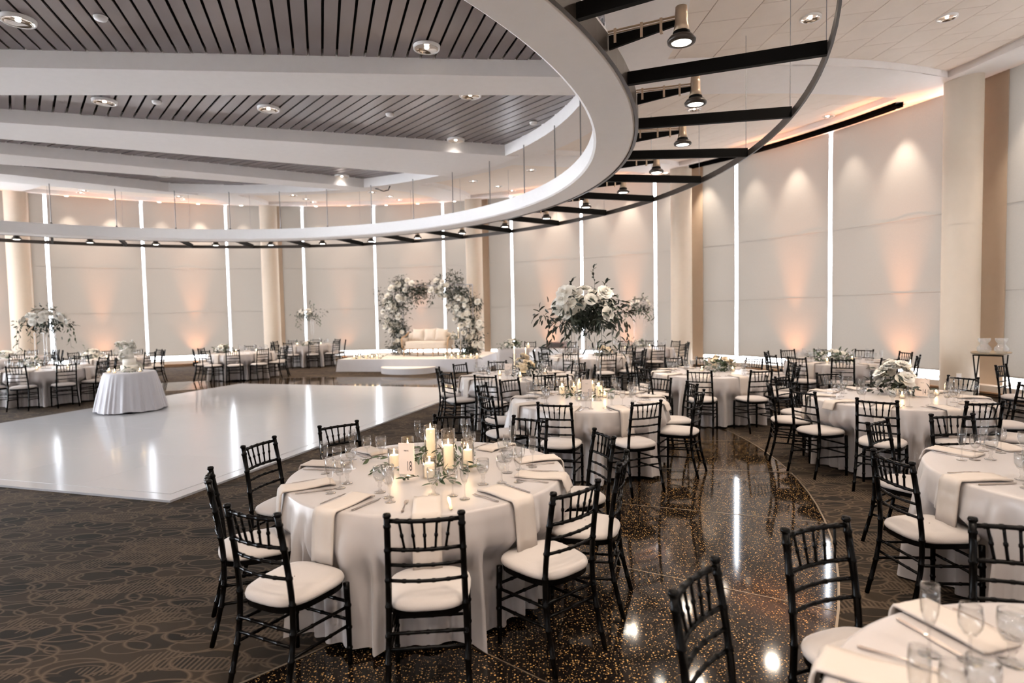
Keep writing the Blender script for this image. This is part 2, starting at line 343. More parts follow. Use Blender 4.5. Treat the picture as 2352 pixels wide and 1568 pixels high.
# ================================================================== CEILING
struct('ceiling', annulus(0.01, RW + 0.35, 6.9, n=72, nr=2), plaster)  # unseen roof disc, added to stop daylight leaking through the ceiling joints
# central slatted coffers between beams (plan coordinates relative to C)
ZS = ZC + 0.22
circ = [(C.x + 7.75 * math.cos(2 * PI * k / 48), C.y + 7.75 * math.sin(2 * PI * k / 48)) for k in range(48)]
beams = [((-4, -3.6), (7, -4.6), (-4, -4.6), (7, -5.6)),
         ((-0.936, 0.416), (7.219, 0.848), (-0.149, -0.506), (6.847, 0.142)),
         ((-2.663, 2.439), (2.735, 4.982), (-1.924, 1.573), (6.194, 4.225)),
         ((-4.089, 4.108), (-0.398, 5.999), (-3.447, 3.357), (2.62, 7.01)),
         ((-5.45, 5.55), (-3.05, 7.73), (-4.756, 4.89), (-2.34, 7.08))]
def line(p, q): p = Vector(p) + C; q = Vector(q) + C; return p, (q - p).normalized()
def left(n): return Vector((-n.y, n.x))
ceilc = tag(link('ceiling', None), kind='structure')
big = [(C.x - 9, C.y - 9), (C.x + 9, C.y - 9), (C.x + 9, C.y + 9), (C.x - 9, C.y + 9)]
mids = []
for bi, (f0, f1, n0, n1) in enumerate(beams):
    pf, df_ = line(f0, f1); pn, dn = line(n0, n1)
    poly = clip(clip(circ, pf, -left(df_)), pn, left(dn))
    link('ceiling_beam', MB().prism(poly, ZC, ZS + 0.10).mesh('ceiling_beam', plaster), ceilc)
    mids.append((pf, df_, pn, dn))
sl_dir = [79.0, 107.6, 129.7, 150.0, 168.0, 175.0]
nsl = 0
for ci in range(len(beams) + 1):
    reg = circ
    if ci > 0: pf, d_, _, _ = mids[ci - 1]; reg = clip(reg, pf - left(d_) * 0.1, left(d_))
    if ci < len(beams): _, _, pn, d_ = mids[ci]; reg = clip(reg, pn + left(d_) * 0.1, -left(d_))
    if len(reg) < 3: continue
    link('ceiling_void', MB().prism(reg, ZS + 0.09, ZS + 0.12).mesh('ceiling_void', blackm), ceilc)
    a = R_(sl_dir[ci]); u = Vector((math.cos(a), math.sin(a))); v = left(u)
    pitch = 0.178; gapw = 0.031
    ts = [Vector((p[0] - C.x, p[1] - C.y)).dot(v) for p in reg]
    k = math.floor(min(ts) / pitch)
    while k * pitch < max(ts):
        c0 = C + v * (k * pitch); q = [c0 - u * 12, c0 + u * 12, c0 + u * 12 + v * (pitch - gapw), c0 - u * 12 + v * (pitch - gapw)]
        q = clipconvex([(p.x, p.y) for p in q], reg)
        if len(q) >= 3:
            dz = rnd.uniform(-0.004, 0.004)
            link('slat', MB().prism(q, ZS + dz, ZS + 0.02).mesh('slat', slatm), ceilc); nsl += 1
        k += 1
# rim around the coffers: lower band + inner face
struct('coffer_rim', MB().quadgrid([[pol(r, 360 * k / 144, z) for k in range(144)] for r, z in ((R_COF, ZS + .12), (R_COF, ZC), (8.36, zcone(8.35)))], True), plaster, parent=ceilc)
# outer cone of soffits with tiled trays
soff = [(-32, -25, -19.5, -15), (1.5, 9, 12.3, 16.5), (34, 41, 40.5, 45), (62, 69, 71, 75.5), (98, 105, 101, 106), (128, 135, 130, 135), (158, 165, 160, 165)]
RI, RO = 8.35, 14.75
ceilo = tag(link('ceiling', None), kind='structure')
def polgrid(f, nr, na): return [[f(i / nr, j / na) for j in range(na + 1)] for i in range(nr + 1)]
mbs = MB()
a_lo, a_hi = soff[0][0], soff[-1][3]
mbs.quadgrid([[pol(r, a_lo - 2 + (a_hi - a_lo + 4) * k / 120, zcone(r)) for k in range(121)] for r in (RO, RO + .6, RW + 0.32)])
for s in soff:
    def fn(t, q, s=s):
        r = RI + (RO - RI) * t; lo = s[0] + (s[2] - s[0]) * t; hi = s[1] + (s[3] - s[1]) * t
        return pol(r, lo + (hi - lo) * q, zcone(r))
    mbs.quadgrid(polgrid(fn, 4, 4))
link('soffit', mbs.mesh('soffit', plaster), ceilo)
struct('soffit', MB().quadgrid([[pol(r, a_hi + (360 + a_lo - a_hi) * k / 60, zcone(r)) for k in range(61)] for r in (RI, 12, RW)]), plaster, parent=ceilo)
TD = 0.12
for wi in range(len(soff) - 1):
    s0, s1 = soff[wi], soff[wi + 1]
    bpts = []
    n = 8
    for t in [i / n for i in range(n + 1)]: bpts.append(pol(RI + (RO - RI) * t, s0[1] + (s0[3] - s0[1]) * t))
    na = 8
    for q in [i / na for i in range(1, na)]: bpts.append(pol(RO, s0[3] + (s1[2] - s0[3]) * q))
    for t in [i / n for i in range(n + 1)]: bpts.append(pol(RI + (RO - RI) * (1 - t), s1[0] + (s1[2] - s1[0]) * (1 - t)))
    for q in [i / na for i in range(1, na)]: bpts.append(pol(RI, s1[0] + (s0[1] - s1[0]) * q))
    zs = lambda p: zcone((Vector((p[0], p[1])) - C).length)
    ring0 = [(p.x, p.y, zs(p)) for p in bpts]; ring1 = [(p.x, p.y, zs(p) + TD) for p in bpts]
    link('tray_edge', MB().quadgrid([ring0, ring1], True).mesh('tray_edge', plaster), ceilo)
    backer = MB(); 
    def fb(t, q, s0=s0, s1=s1):
        r = RI + (RO - RI) * t; lo = s0[1] + (s0[3] - s0[1]) * t; hi = s1[0] + (s1[2] - s1[0]) * t
        return pol(r, lo + (hi - lo) * q, zcone(r) + TD + (0.012 if wi in (0, 1) else 0))
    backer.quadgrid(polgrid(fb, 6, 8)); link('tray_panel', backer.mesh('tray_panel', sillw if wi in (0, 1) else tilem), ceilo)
    if wi in (0, 1):
        ac = (s0[1] + s0[3] + s1[0] + s1[2]) / 4 + (10 if wi == 0 else 4); ts_ = 0.61; u = Vector((math.cos(R_(ac)), math.sin(R_(ac)))); v = left(u)
        reg = [(p.x, p.y) for p in (bpts[0], bpts[n], *[bpts[n + i] for i in range(1, na)], bpts[n + na], bpts[2 * n + na])]
        zt = lambda x, y: zcone((Vector((x, y)) - C).length) + TD
        for i in range(8, 32):
            for j in range(-14, 15):
                c0 = C + u * (i * ts_) + v * ((j + (0.5 if i % 2 else 0)) * ts_); g = 0.006
                q = [(p.x, p.y) for p in (c0 + (u + v) * g, c0 + u * (ts_ - g) + v * g, c0 + u * (ts_ - g) + v * (ts_ - g), c0 + u * g + v * (ts_ - g))]
                q = clipconvex(q, reg)
                if len(q) >= 3 and abs(sum(q[m][0] * q[(m + 1) % len(q)][1] - q[(m + 1) % len(q)][0] * q[m][1] for m in range(len(q)))) > 0.02:
                    link('ceiling_tile', MB().prism(q, zt, lambda x, y: zt(x, y) + 0.02).mesh('ceiling_tile', tilem), ceilo)
# linear slots in the perimeter soffit
def slot(r, a0, a1, wdt, m, nm, dz=-0.008):
    link(nm, MB().quadgrid([[pol(r + s_ * wdt / 2, a0 + (a1 - a0) * k / 10, zcone(r + s_ * wdt / 2) + dz + q) for k in range(11)] for s_, q in ((-1, 0.006), (-1, 0), (1, 0), (1, .006))]).mesh(nm, m), ceilo)
for a0, a1 in ((18.2, 30), (31, 40.3), (47, 58), (77, 88), (107, 118), (-12, 8)):
    pass
    slot(15.50, a0, a1, 0.05, bronze, 'air_diffuser')
mbk = MB().quadgrid([[pol(r_, 17.6 + 22.4 * k / 24, zcone(15.2) + dz_) for k in range(25)] for r_, dz_ in ((15.05, .05), (15.05, -.10), (15.26, -.10), (15.26, .05))])
tag(link('screen_housing', mbk.mesh('screen_housing', voidm)), 'long curved black screen housing under the perimeter soffit', 'screen housing')
# downlights
dl_parts = [('trim_ring', MB().lathe([(0.150, -0.030), (0.158, -0.036), (0.170, -0.034), (0.175, 0.004)], 28).mesh('trim_ring', ringwhite, True)),
            ('reflector', MB().lathe([(0.152, -0.030), (0.145, -0.022), (0.11, -0.006), (0.06, 0.002), (0.001, 0.004)], 28).mesh('reflector', mirror, True)),
            ('bulb', MB().lathe([(0.0, -0.024), (0.025, -0.022), (0.03, -0.008), (0.0, 0.0)], 14).mesh('bulb', emitmat('downlight_bulb', (1.0, 0.85, 0.68), 9), True))]
def lamp(kind, name, loc, energy, color, parent=None, size=0.1, spot=None, blend=0.6, aim=None):
    l = bpy.data.lights.new(name, kind); l.energy = energy; l.color = color
    if kind == 'SPOT': l.spot_size = R_(spot); l.spot_blend = blend; l.shadow_soft_size = size
    elif kind == 'POINT': l.shadow_soft_size = size
    else: l.size = size
    o = bpy.data.objects.new(name, l); COL.objects.link(o)
    if parent: o.parent = parent
    o.location = loc
    if aim is not None: o.rotation_euler = Vector(aim).to_track_quat('-Z', 'Y').to_euler()
    return o
def downlight(x, y, z, label, group, energy, color, sc=1.0, spot=150):
    t = inst('downlight', label, 'downlight', dl_parts, (x, y, z), 0, group); t.scale = (sc, sc, sc)
    lamp('SPOT', 'downlight_beam', (0, 0, -0.045), energy, color, t, 0.12, spot, 1.0)
    return t
for (x, y) in ((0.71, -1.26), (5.2, -0.37), (-0.06, 1.31), (2.31, 1.77), (5.64, 1.32), (5.19, 3.74), (-0.34, 3.92), (1.65, 4.99), (2.14, 6.61), (-1.94, 6.13), (-3.2, 2.6), (-2.6, -1.2), (3.4, -2.6), (-2.6, -3.9)):
    downlight(C.x + x, C.y + y, ZS - 0.006, 'round mirror-lined downlight recessed in the grey slatted ceiling', 'downlights in the slatted ceiling', E_COFFER * (0.12 if (x, y) in ((5.19, 3.74), (2.14, 6.61), (-1.94, 6.13), (1.65, 4.99)) else 1.0), (1.0, 0.92, 0.86), 1.0, 125)
for r in (10.1, 12.35, 14.5):
    for wi in range(len(soff) - 1):
        for q in (0.25, 0.75):
            t = (r - RI) / (RO - RI); s0, s1 = soff[wi], soff[wi + 1]
            lo = s0[1] + (s0[3] - s0[1]) * t; hi = s1[0] + (s1[2] - s1[0]) * t; p = pol(r, lo + (hi - lo) * q)
            downlight(p.x, p.y, zcone(r) + TD - 0.006, 'small round downlight recessed in the beige tiled ceiling', 'downlights in the tiled ceiling', E_TRAY * (0.35 if r > 14 else 1.0), WARM, 0.75)
for r in (10.1, 12.35, 14.5):
    for a in range(-45, -165, -30):
        p = pol(r, a); downlight(p.x, p.y, zcone(r) - 0.006, 'small round downlight in the smooth white ceiling', 'downlights in the smooth ceiling', E_TRAY * 1.6, WARM, 0.75)
sd = MB().lathe([(0.0, -0.035), (0.06, -0.033), (0.068, -0.02), (0.068, -0.006), (0.074, 0.0)], 20).mesh('detector_body', ringwhite, True)
for (x, y) in ((1.65, -1.27), (0.71, 1.39), (4.21, 2.18), (6.68, 2.78)):
    inst('smoke_detector', 'small white disc detector on the grey slatted ceiling', 'detector', [('detector_body', sd)], (C.x + x, C.y + y, ZS - 0.004), 0, 'detectors on the slatted ceiling')
# wall washers: small downlights in the perimeter soffit grazing the blinds
ww = MB().lathe([(0.0, 0.004), (0.05, 0.0), (0.06, -0.004), (0.07, 0.0)], 16).mesh('washer_lens', emitmat('washer_lens', (1.0, 0.86, 0.70), 7), True)
wt = MB().lathe([(0.058, -0.006), (0.075, -0.008), (0.085, 0.002)], 16).mesh('trim_ring', ringwhite, True)
for k in range(len(slits) - 1):
    for q in (0.22, 0.68):
        a = slits[k] + (slits[k + 1] - slits[k]) * q
        if min(abs(a - c) for c in col_ang) < 1.9: continue
        p = pol(15.62, a, zcone(15.62) - 0.01)
        t = inst('wall_washer', 'tiny round washer lamp in the perimeter soffit above the blinds', 'downlight', [('lens', ww), ('trim_ring', wt)], p, 0, 'washer lamps above the blinds')
        e = E_WASH * rnd.uniform(0.75, 1.2) * (0.6 if q < .5 else 1.0)
        out_ = Vector((math.cos(R_(a)), math.sin(R_(a)), 0))
        lamp('SPOT', 'washer_beam', -out_ * 0.12 + Vector((0, 0, -0.03)), e, WASHC, t, 0.05, 56, 0.9, out_ * 0.17 + Vector((0, 0, -1)))
# ================================================================== SUSPENDED RING
ring = thing('suspended_ring', 'white suspended ceiling ring with black radial fins and a thin outer band', 'ceiling ring', (0, 0, 0))
prof = [(7.30, 4.06), (7.30, 3.82), (7.33, ZR), (7.74, ZR), (7.76, ZR + 0.01), (7.76, 4.04), (7.55, 4.07)]
link('ring_shell', MB().quadgrid([[pol(r, 360 * k / 180, z) for k in range(180)] for r, z in prof + [prof[0]]], True).mesh('ring_shell', ringwhite), ring)
link('ring_band', MB().quadgrid([[pol(r, 360 * k / 180, z) for k in range(180)] for r, z in ((7.765, ZR - .005), (7.80, ZR - .005), (7.80, ZR + .16), (7.765, ZR + .16), (7.765, ZR - .005))], True).mesh('ring_band', bronze), ring)
link('outer_band', MB().quadgrid([[pol(r, 360 * k / 36 * 5 / 5, z) for k in range(180)] if False else [pol(r, 2 * k, z) for k in range(180)] for r, z in ((9.38, ZR), (9.40, ZR), (9.40, ZR + .085), (9.38, ZR + .085), (9.38, ZR))], True).mesh('outer_band', bronze), ring)
finm = MB().box((0.79, 0, 0.055), (1.58, 0.05, 0.11)).mesh('fin', blackm)
rodm = MB().tube([(0, 0, 0), (0, 0, 0.98)], 0.011, 8).mesh('hanging_rod', steelm)
wirem = MB().tube([(0, 0, 0), (0, 0, 1.45)], 0.0035, 5).mesh('hanging_wire', steelm)
clampm = MB().lathe([(0.0, 0.0), (0.03, 0.0), (0.03, 0.03), (0.016, 0.05), (0.0, 0.05)], 10).mesh('rod_clamp', bronze)
pb = MB().quadgrid([[(-0.55, y, 0.06), (-0.03, y, 0.135), (-0.03, y, 0.17), (-0.55, y, 0.165)] for y in (-0.012, 0.012)], True); pb.f += [(0, 1, 2, 3), (7, 6, 5, 4)]; platem = pb.mesh('arm_plate', blackm)
sp_parts = [('arm', MB().tube([(-0.56, 0, 0.20), (0.02, 0, 0.20)], 0.008, 8).mesh('arm', brassy)),
            ('arm', MB().tube([(-0.56, 0, 0.18), (0.02, 0, 0.18)], 0.006, 8).mesh('arm', brassy)),
            ('arm_plate', platem),
            ('can', MB().lathe([(0.0, 0.26), (0.042, 0.26), (0.046, 0.20), (0.046, 0.15), (0.052, 0.12), (0.06, 0.075), (0.0, 0.075)], 20).mesh('can', brassy, True)),
            ('collar', MB().lathe([(0.0, 0.078), (0.062, 0.078), (0.064, 0.06), (0.06, 0.055), (0.0, 0.055)], 20).mesh('collar', blackm, True)),
            ('bezel', MB().lathe([(0.06, 0.055), (0.085, 0.045), (0.105, 0.02), (0.10, 0.0), (0.075, -0.005), (0.07, 0.004)], 24).mesh('bezel', bronze, True)),
            ('lens', MB().lathe([(0.0, 0.006), (0.05, 0.004), (0.074, 0.002)], 20).mesh('lens', lampm, True))]
for s_ in (0.25, 0.5, 0.85): sp_parts.insert(3, ('clip', MB().box((-0.56 * s_ * 1.05, 0, 0.155), (0.02, 0.03, 0.11)).mesh('clip', brassy)))
for k in range(36):
    a = FIN0 + 3 * FIND - FIND * k
    link('fin', finm, ring, pol(7.80, a, ZR), R_(a))
    ro = link('hanging_rod', rodm, ring, pol(7.42, a, 4.05)); link('rod_clamp', clampm, ro)
    zt_ = zcone(9.38) + TD
    o = link('hanging_wire', wirem, ring, pol(9.38, a + 0.3, ZR + .08)); o.scale = (1, 1, (zt_ - ZR - .08) / 1.45)
    b = a - FIND / 2 - 0.3
    p = pol(8.36, b, ZR - 0.03)
    t = inst('spotlight', 'small brown can spotlight on a bracket arm of the suspended ring, lit', 'spotlight', sp_parts, p, R_(b), 'spotlights around the suspended ring')
    lamp('SPOT', 'spot_beam', (0, 0, -0.012), E_SPOT, WARM, t, 0.07, 95, 0.6)
# projector cable hanging from the ceiling
p0 = at_y(862, 433, 15.2); p1 = at_y(895, 425, 15.4)
tag(link('ceiling_cable', MB().tube([p0, p0 + Vector((.08, 0, -.02)), p0 + Vector((.2, 0, -.07)), p0 + Vector((.33, 0, -.04)), p0 + Vector((.37, 0, .06))], 0.012, 6).mesh('ceiling_cable', blackm, True)), 'short black cable looping under the white ceiling beam', 'cable')
# ================================================================== CHAIRS
def catmull(P, n):
    P = [Vector(p) for p in P]; Q = [P[0] * 2 - P[1]] + P + [P[-1] * 2 - P[-2]]; out = []
    m = len(P) - 1
    for i in range(n + 1):
        t = i / n * m; k = min(int(t), m - 1); u = t - k; a, b, c, d = Q[k:k + 4]
        out.append(0.5 * ((2 * b) + (c - a) * u + (2 * a - 5 * b + 4 * c - d) * u * u + (-a + 3 * b - 3 * c + d) * u ** 3))
    return out
def bamboo(P, r0, r1, rings, n=8, seg=12, bump=1.22):
    pts = catmull(P, 60); L = [0]
    for i in range(60): L.append(L[-1] + (pts[i + 1] - pts[i]).length)
    T = L[-1]
    def at(s):
        for i in range(60):
            if L[i + 1] >= s - 1e-9: return pts[i].lerp(pts[i + 1], (s - L[i]) / max(1e-9, L[i + 1] - L[i]))
        return pts[-1]
    ss = [(T * i / seg, 1.0) for i in range(seg + 1)]
    for q in rings:
        ss = [x for x in ss if abs(x[0] - q * T) > 0.016 or x[0] in (0, T)]
        ss += [(q * T - 0.010, 1.0), (q * T - 0.005, bump), (q * T + 0.005, bump), (q * T + 0.010, 1.0)]
    ss = sorted([x for x in ss if 0 <= x[0] <= T])
    return [at(s) for s, _ in ss], [(r0 + (r1 - r0) * s / T) * m for s, m in ss]
def superell(hw_f, hw_b, y0, y1, n=36, e=3.2):
    out = []; yc = (y0 + y1) / 2; hy = (y1 - y0) / 2
    for k in range(n):
        a = 2 * PI * k / n; c, s = math.cos(a), math.sin(a)
        x = math.copysign(abs(c) ** (2 / e), c); y = math.copysign(abs(s) ** (2 / e), s)
        t = (y + 1) / 2; out.append((x * (hw_b + (hw_f - hw_b) * t), yc + y * hy))
    return out
def chair_parts():
    P = []
    def post(z):                                     # back post y at height z
        K = ((0, -.255), (.25, -.195), (.44, -.178), (.65, -.195), (.92, -.238))
        for (a, ya), (b, yb) in zip(K, K[1:]):
            if z <= b: return ya + (yb - ya) * (z - a) / (b - a)
        return K[-1][1]
    px = lambda z: 0.186 - 0.021 * z / .92
    for s in (-1, 1):
        pts, r = bamboo([(s * px(z), post(z), z) for z in (0, .25, .44, .65, .905)], .0135, .015, (.10, .24, .37, .52, .66, .82, .95))
        mb = MB().tube(pts, r, 8)
        mb.lathe([(.010, .0), (.0185, .004), (.0195, .012), (.016, .020), (.0, .023)], 10, (s * px(.905), post(.905), .900))
        P.append(('rear_leg', mb.mesh('rear_leg', chairm, True)))
        pts, r = bamboo([(s * .186, .178, 0), (s * .186, .176, .25), (s * .182, .172, .43)], .0125, .0165, (.2, .45, .72))
        P.append(('front_leg', MB().tube(pts, r, 8).mesh('front_leg', chairm, True)))
    o = superell(.205, .180, -.200, .205)
    P.append(('seat_frame', MB().prism(o, .418, .447).mesh('seat_frame', chairm)))
    rows = []
    for sc, z in ((.97, .446), (1.03, .452), (1.045, .463), (1.02, .478), (.93, .490), (.75, .497), (.4, .500), (.02, .501)):
        rows.append([(x * sc, (y - .0025) * sc + .0025, z) for x, y in o])
    P.append(('seat_cushion', MB().quadgrid(rows, True).mesh('seat_cushion', cushm, True)))
    def rail(nm, z, r, bow=-.022, rings=(.2, .4, .6, .8)):
        x = px(z) - .008; y = post(z)
        pts, rr = bamboo([(-x, y, z), (-x * .5, y + bow * .75, z), (0, y + bow, z), (x * .5, y + bow * .75, z), (x, y, z)], r, r, rings, 8, 8, 1.25)
        P.append((nm, MB().tube(pts, rr, 8).mesh(nm, chairm, True)))
    rail('crest_rail', .886, .0105, rings=(.12, .3, .5, .7, .88)); rail('back_rail', .748, .0095); rail('back_rail', .672, .0085); rail('back_rail', .596, .0085)
    for i in range(5):
        u = (i - 2) / 2; xb, xt = u * .092, u * .112; zb, zt = .750, .884; bow = -.022 * (1 - (u * .62) ** 2)
        pts, rr = bamboo([(xb, post(zb) + bow, zb), ((xb + xt) / 2, (post(zb) + post(zt)) / 2 + bow, (zb + zt) / 2), (xt, post(zt) + bow, zt)], .0062, .0062, (.5,), 6, 6, 1.5)
        P.append(('spindle', MB().tube(pts, rr, 6).mesh('spindle', chairm, True)))
    for s in (-1, 1):
        for z in (.325, .225):
            pts, rr = bamboo([(s * px(z), post(z), z), (s * .185, .176, z - .02)], .0085, .0085, (.33, .66), 6, 4, 1.25)
            P.append(('stretcher', MB().tube(pts, rr, 6).mesh('stretcher', chairm, True)))
    for z, y, x in ((.345, None, None), (.275, None, None), (.33, .177, .185), (.235, .177, .185)):
        yy = post(z) if y is None else y; xx = px(z) if x is None else x
        pts, rr = bamboo([(-xx, yy, z), (xx, yy, z)], .0085, .0085, (.25, .5, .75), 6, 4, 1.25)
        P.append(('stretcher', MB().tube(pts, rr, 6).mesh('stretcher', chairm, True)))
    return P
CHAIR = chair_parts()
def chair(back, face, where):
    """back: plan position of the top of the backrest, face: heading in degrees"""
    d = Vector((math.cos(R_(face)), math.sin(R_(face)))); p = Vector(back) + d * 0.238
    return inst('chiavari_chair', 'black ballroom chair with ivory cushion at ' + where, 'chair', CHAIR, (p.x, p.y, 0), R_(face - 90), 'black chairs at ' + where)
# ================================================================== TABLES
def cloth_mesh(Rt, seed, chairs=(), flare=0.080, fold=0.080, h=0.76, m=None, zb=0.012):
    r = random.Random(seed); n = 420
    folds = []; a_ = 0
    while a_ < 2 * PI - .1: folds.append((a_, r.uniform(.05, .11), r.uniform(.5, 1.25))); a_ += r.uniform(.13, .30)
    ph_ = r.uniform(0, 6)
    def fo(a):                                          # rounded pleats that swell outward between shallow valleys
        x = -.35 + .16 * math.sin(3 * a + ph_) + .10 * math.sin(7 * a + 2 * ph_)
        for c_, w_, h_ in folds:
            d_ = abs((a - c_ + PI) % (2 * PI) - PI)
            if d_ < w_: x += h_ * (.5 + .5 * math.cos(PI * d_ / w_)) ** .8
        return x
    hem = [r.uniform(0, 2 * PI) for _ in range(3)]
    rows = [[(q * math.cos(2 * PI * k / n), q * math.sin(2 * PI * k / n), h) for k in range(n)] for q in (0.001, Rt * .5, Rt * .9, Rt - .018)]
    rows.append([((Rt - .006) * math.cos(2 * PI * k / n), (Rt - .006) * math.sin(2 * PI * k / n), h - .004) for k in range(n)])
    rows.append([(Rt * math.cos(2 * PI * k / n), Rt * math.sin(2 * PI * k / n), h - .014) for k in range(n)])
    for i in range(1, 13):
        d = i / 12; z = (h - .014) * (1 - d) + zb * d; row = []
        for k in range(n):
            a = 2 * PI * k / n; ff = fo(a); q = Rt + .004 + flare * d ** 0.9 + fold * ff * (min(1, d * 1.5) ** 0.9)
            for th, rf in chairs:
                da = abs((a - th + PI) % (2 * PI) - PI)
                if da < .31 and q > rf:
                    wgt = min(1, max(0, (.31 - da) / .05)) * min(1, max(0, (d - .25) / .15))
                    q += (min(q, rf - .045 + .055 * max(-.5, min(.8, ff))) - q) * wgt
            zz = z + (.010 * (1 + math.sin(5 * a + hem[0])) + .006 * (1 + math.sin(11 * a + hem[1]))) * (d ** 3)
            row.append((q * math.cos(a), q * math.sin(a), zz))
        rows.append(row)
    return MB().quadgrid(rows, True).mesh('tablecloth', m or clothm, True)
topm = MB().lathe([(0.001, .735), (.85, .735), (.895, .735), (.895, .752), (.001, .752)], 40).mesh('tabletop', woodm)
legm = MB().lathe([(.25, 0), (.25, .02), (.05, .04), (.05, .735), (.2, .735)], 16).mesh('table_pedestal', blackm)
# glassware
def lathe_m(nm, prof, m, n=18): return MB().lathe(prof, n).mesh(nm, m, True)
goblet = [('bowl', lathe_m('bowl', [(.012, .062), (.026, .072), (.037, .095), (.0395, .125), (.037, .158), (.0355, .158), (.0375, .125), (.035, .097), (.024, .076), (.0, .068)], glass)),
          ('foot', lathe_m('foot', [(.0, .0), (.034, .0), (.035, .004), (.012, .010), (.007, .03), (.014, .042), (.010, .05), (.012, .062)], glass)),
          ('water', lathe_m('water', [(.0, .069), (.023, .077), (.0345, .098), (.0365, .125), (.036, .140), (.0, .140)], waterm))]
winegl = [('bowl', lathe_m('bowl', [(.005, .075), (.018, .082), (.030, .105), (.0325, .130), (.028, .168), (.0268, .168), (.031, .130), (.0285, .107), (.016, .086), (.0, .079)], glass)),
          ('foot', lathe_m('foot', [(.0, .0), (.031, .0), (.032, .003), (.008, .008), (.0045, .03), (.0045, .06), (.005, .075)], glass))]
flute = [('bowl', lathe_m('bowl', [(.005, .085), (.015, .098), (.0235, .130), (.026, .165), (.0235, .215), (.0222, .215), (.0245, .165), (.022, .131), (.013, .102), (.0, .092)], glass)),
         ('foot', lathe_m('foot', [(.0, .0), (.030, .0), (.031, .003), (.008, .008), (.004, .03), (.004, .07), (.005, .085)], glass))]
def flatbar(L, prof):                                   # prof: list of (y, halfwidth, z)
    return MB().quadgrid([[(-w_, y, z), (w_, y, z), (w_, y, z + .0025), (-w_, y, z + .0025)] for y, w_, z in prof], True)
knife_b = flatbar(.24, [(-.115, .001, .004), (-.112, .007, .003), (-.06, .008, .003), (-.012, .0055, .003), (-.008, .008, .002)])
KNIFE = [('handle', knife_b.mesh('handle', silver)), ('blade', flatbar(.24, [(-.008, .008, .002), (.05, .010, .002), (.10, .009, .002), (.122, .002, .002)]).mesh('blade', silver))]
FORK = [('handle', flatbar(.2, [(-.105, .002, .003), (-.10, .008, .003), (-.06, .0055, .004), (.0, .003, .007), (.03, .004, .006), (.045, .011, .004), (.055, .012, .003)]).mesh('handle', silver))]
FORK += [('tine', MB().box((x, .078, .004), (.0028, .048, .0022)).mesh('tine', silver)) for x in (-.0095, -.0032, .0032, .0095)]
def napkin_mesh(Rt, seed, wid=.15, on=.30, hang=.24):
    r = random.Random(seed); ph = r.uniform(0, 6); rows = []
    path = [(Rt - on, .762, 0)] + [(Rt - on * (1 - t), .764 + .010 * math.sin(t * 4 + ph) * (1 - t), 0) for t in (.12, .25, .4, .55, .7, .85, .95)]
    path += [(Rt + .004, .763, 0), (Rt + .012, .752, 1), (Rt + .016, .735, 1)] + [(Rt + .018 + .018 * t, .735 - hang * t, 1) for t in (.25, .5, .75, 1)]
    th = .010
    for x, z, s in path:
        row = []
        for j in range(7):
            v = (j / 6 - .5) * wid; wv = .004 * math.sin(j * 1.7 + ph + x * 8)
            row.append((x + (wv if s else 0), v, z + (0 if s else abs(wv))))
        rows.append(row)
    rows2 = [[(x - (th if path[i][2] == 0 and False else 0) + (th if path[i][2] else 0), y, z + (0 if path[i][2] else th)) for x, y, z in row] for i, row in enumerate(rows)]
    loop = [a + list(reversed(b)) for a, b in zip(rows, rows2)]
    mb = MB().quadgrid(loop, True); n = len(loop[0]); last = (len(loop) - 1) * n
    mb.f.append(tuple(range(n - 1, -1, -1))); mb.f.append(tuple(last + i for i in range(n)))
    return mb.mesh('napkin', napkinm, True)
NAPK = [napkin_mesh(.915, s) for s in range(4)]
NAPK_S = [napkin_mesh(.915, s + 9, hang=.05) for s in range(2)]
def setting(T, a, desc, r, full=True, Rt=.915):
    d = -Vector((math.cos(a), math.sin(a), 0)); rg = Vector((-math.sin(a), math.cos(a), 0)); c = Vector((T[0], T[1], 0))
    def P(u, s, z=.761): return c - d * (Rt - u) + rg * s + Vector((0, 0, z))
    az = math.atan2(d.y, d.x) - PI / 2
    # napkin mesh extends along local +x outward
    o = tag(link('napkin', NAPK[r.randrange(4)] if r.random() < .85 else NAPK_S[r.randrange(2)], None, (c.x, c.y, 0.0), a + r.uniform(-.02, .02)), 'folded ivory napkin on ' + desc, 'napkin', 'napkins on ' + desc)
    if full:
        inst('fork', 'silver dinner fork on ' + desc, 'fork', FORK, P(.17, -.125 + r.uniform(-.01, .01)), az + r.uniform(-.12, .12), 'forks on ' + desc)
        inst('knife', 'silver dinner knife on ' + desc, 'knife', KNIFE, P(.17, .115 + r.uniform(-.01, .01)), az + r.uniform(-.08, .08), 'knives on ' + desc)
    k = r.uniform(-.015, .015)
    for nm, ps, (u, s), lb in (('water_goblet', goblet, (.37, .04), 'stemmed water goblet'), ('wine_glass', winegl, (.315, .135), 'clear wine glass'), ('champagne_flute', flute, (.25, .205), 'tall champagne flute')):
        inst(nm, lb + ' on ' + desc, 'glass', ps, P(u + k + r.uniform(-.012, .012), s + r.uniform(-.012, .012)), r.uniform(0, 6), nm.replace('_', ' ') + 's on ' + desc)
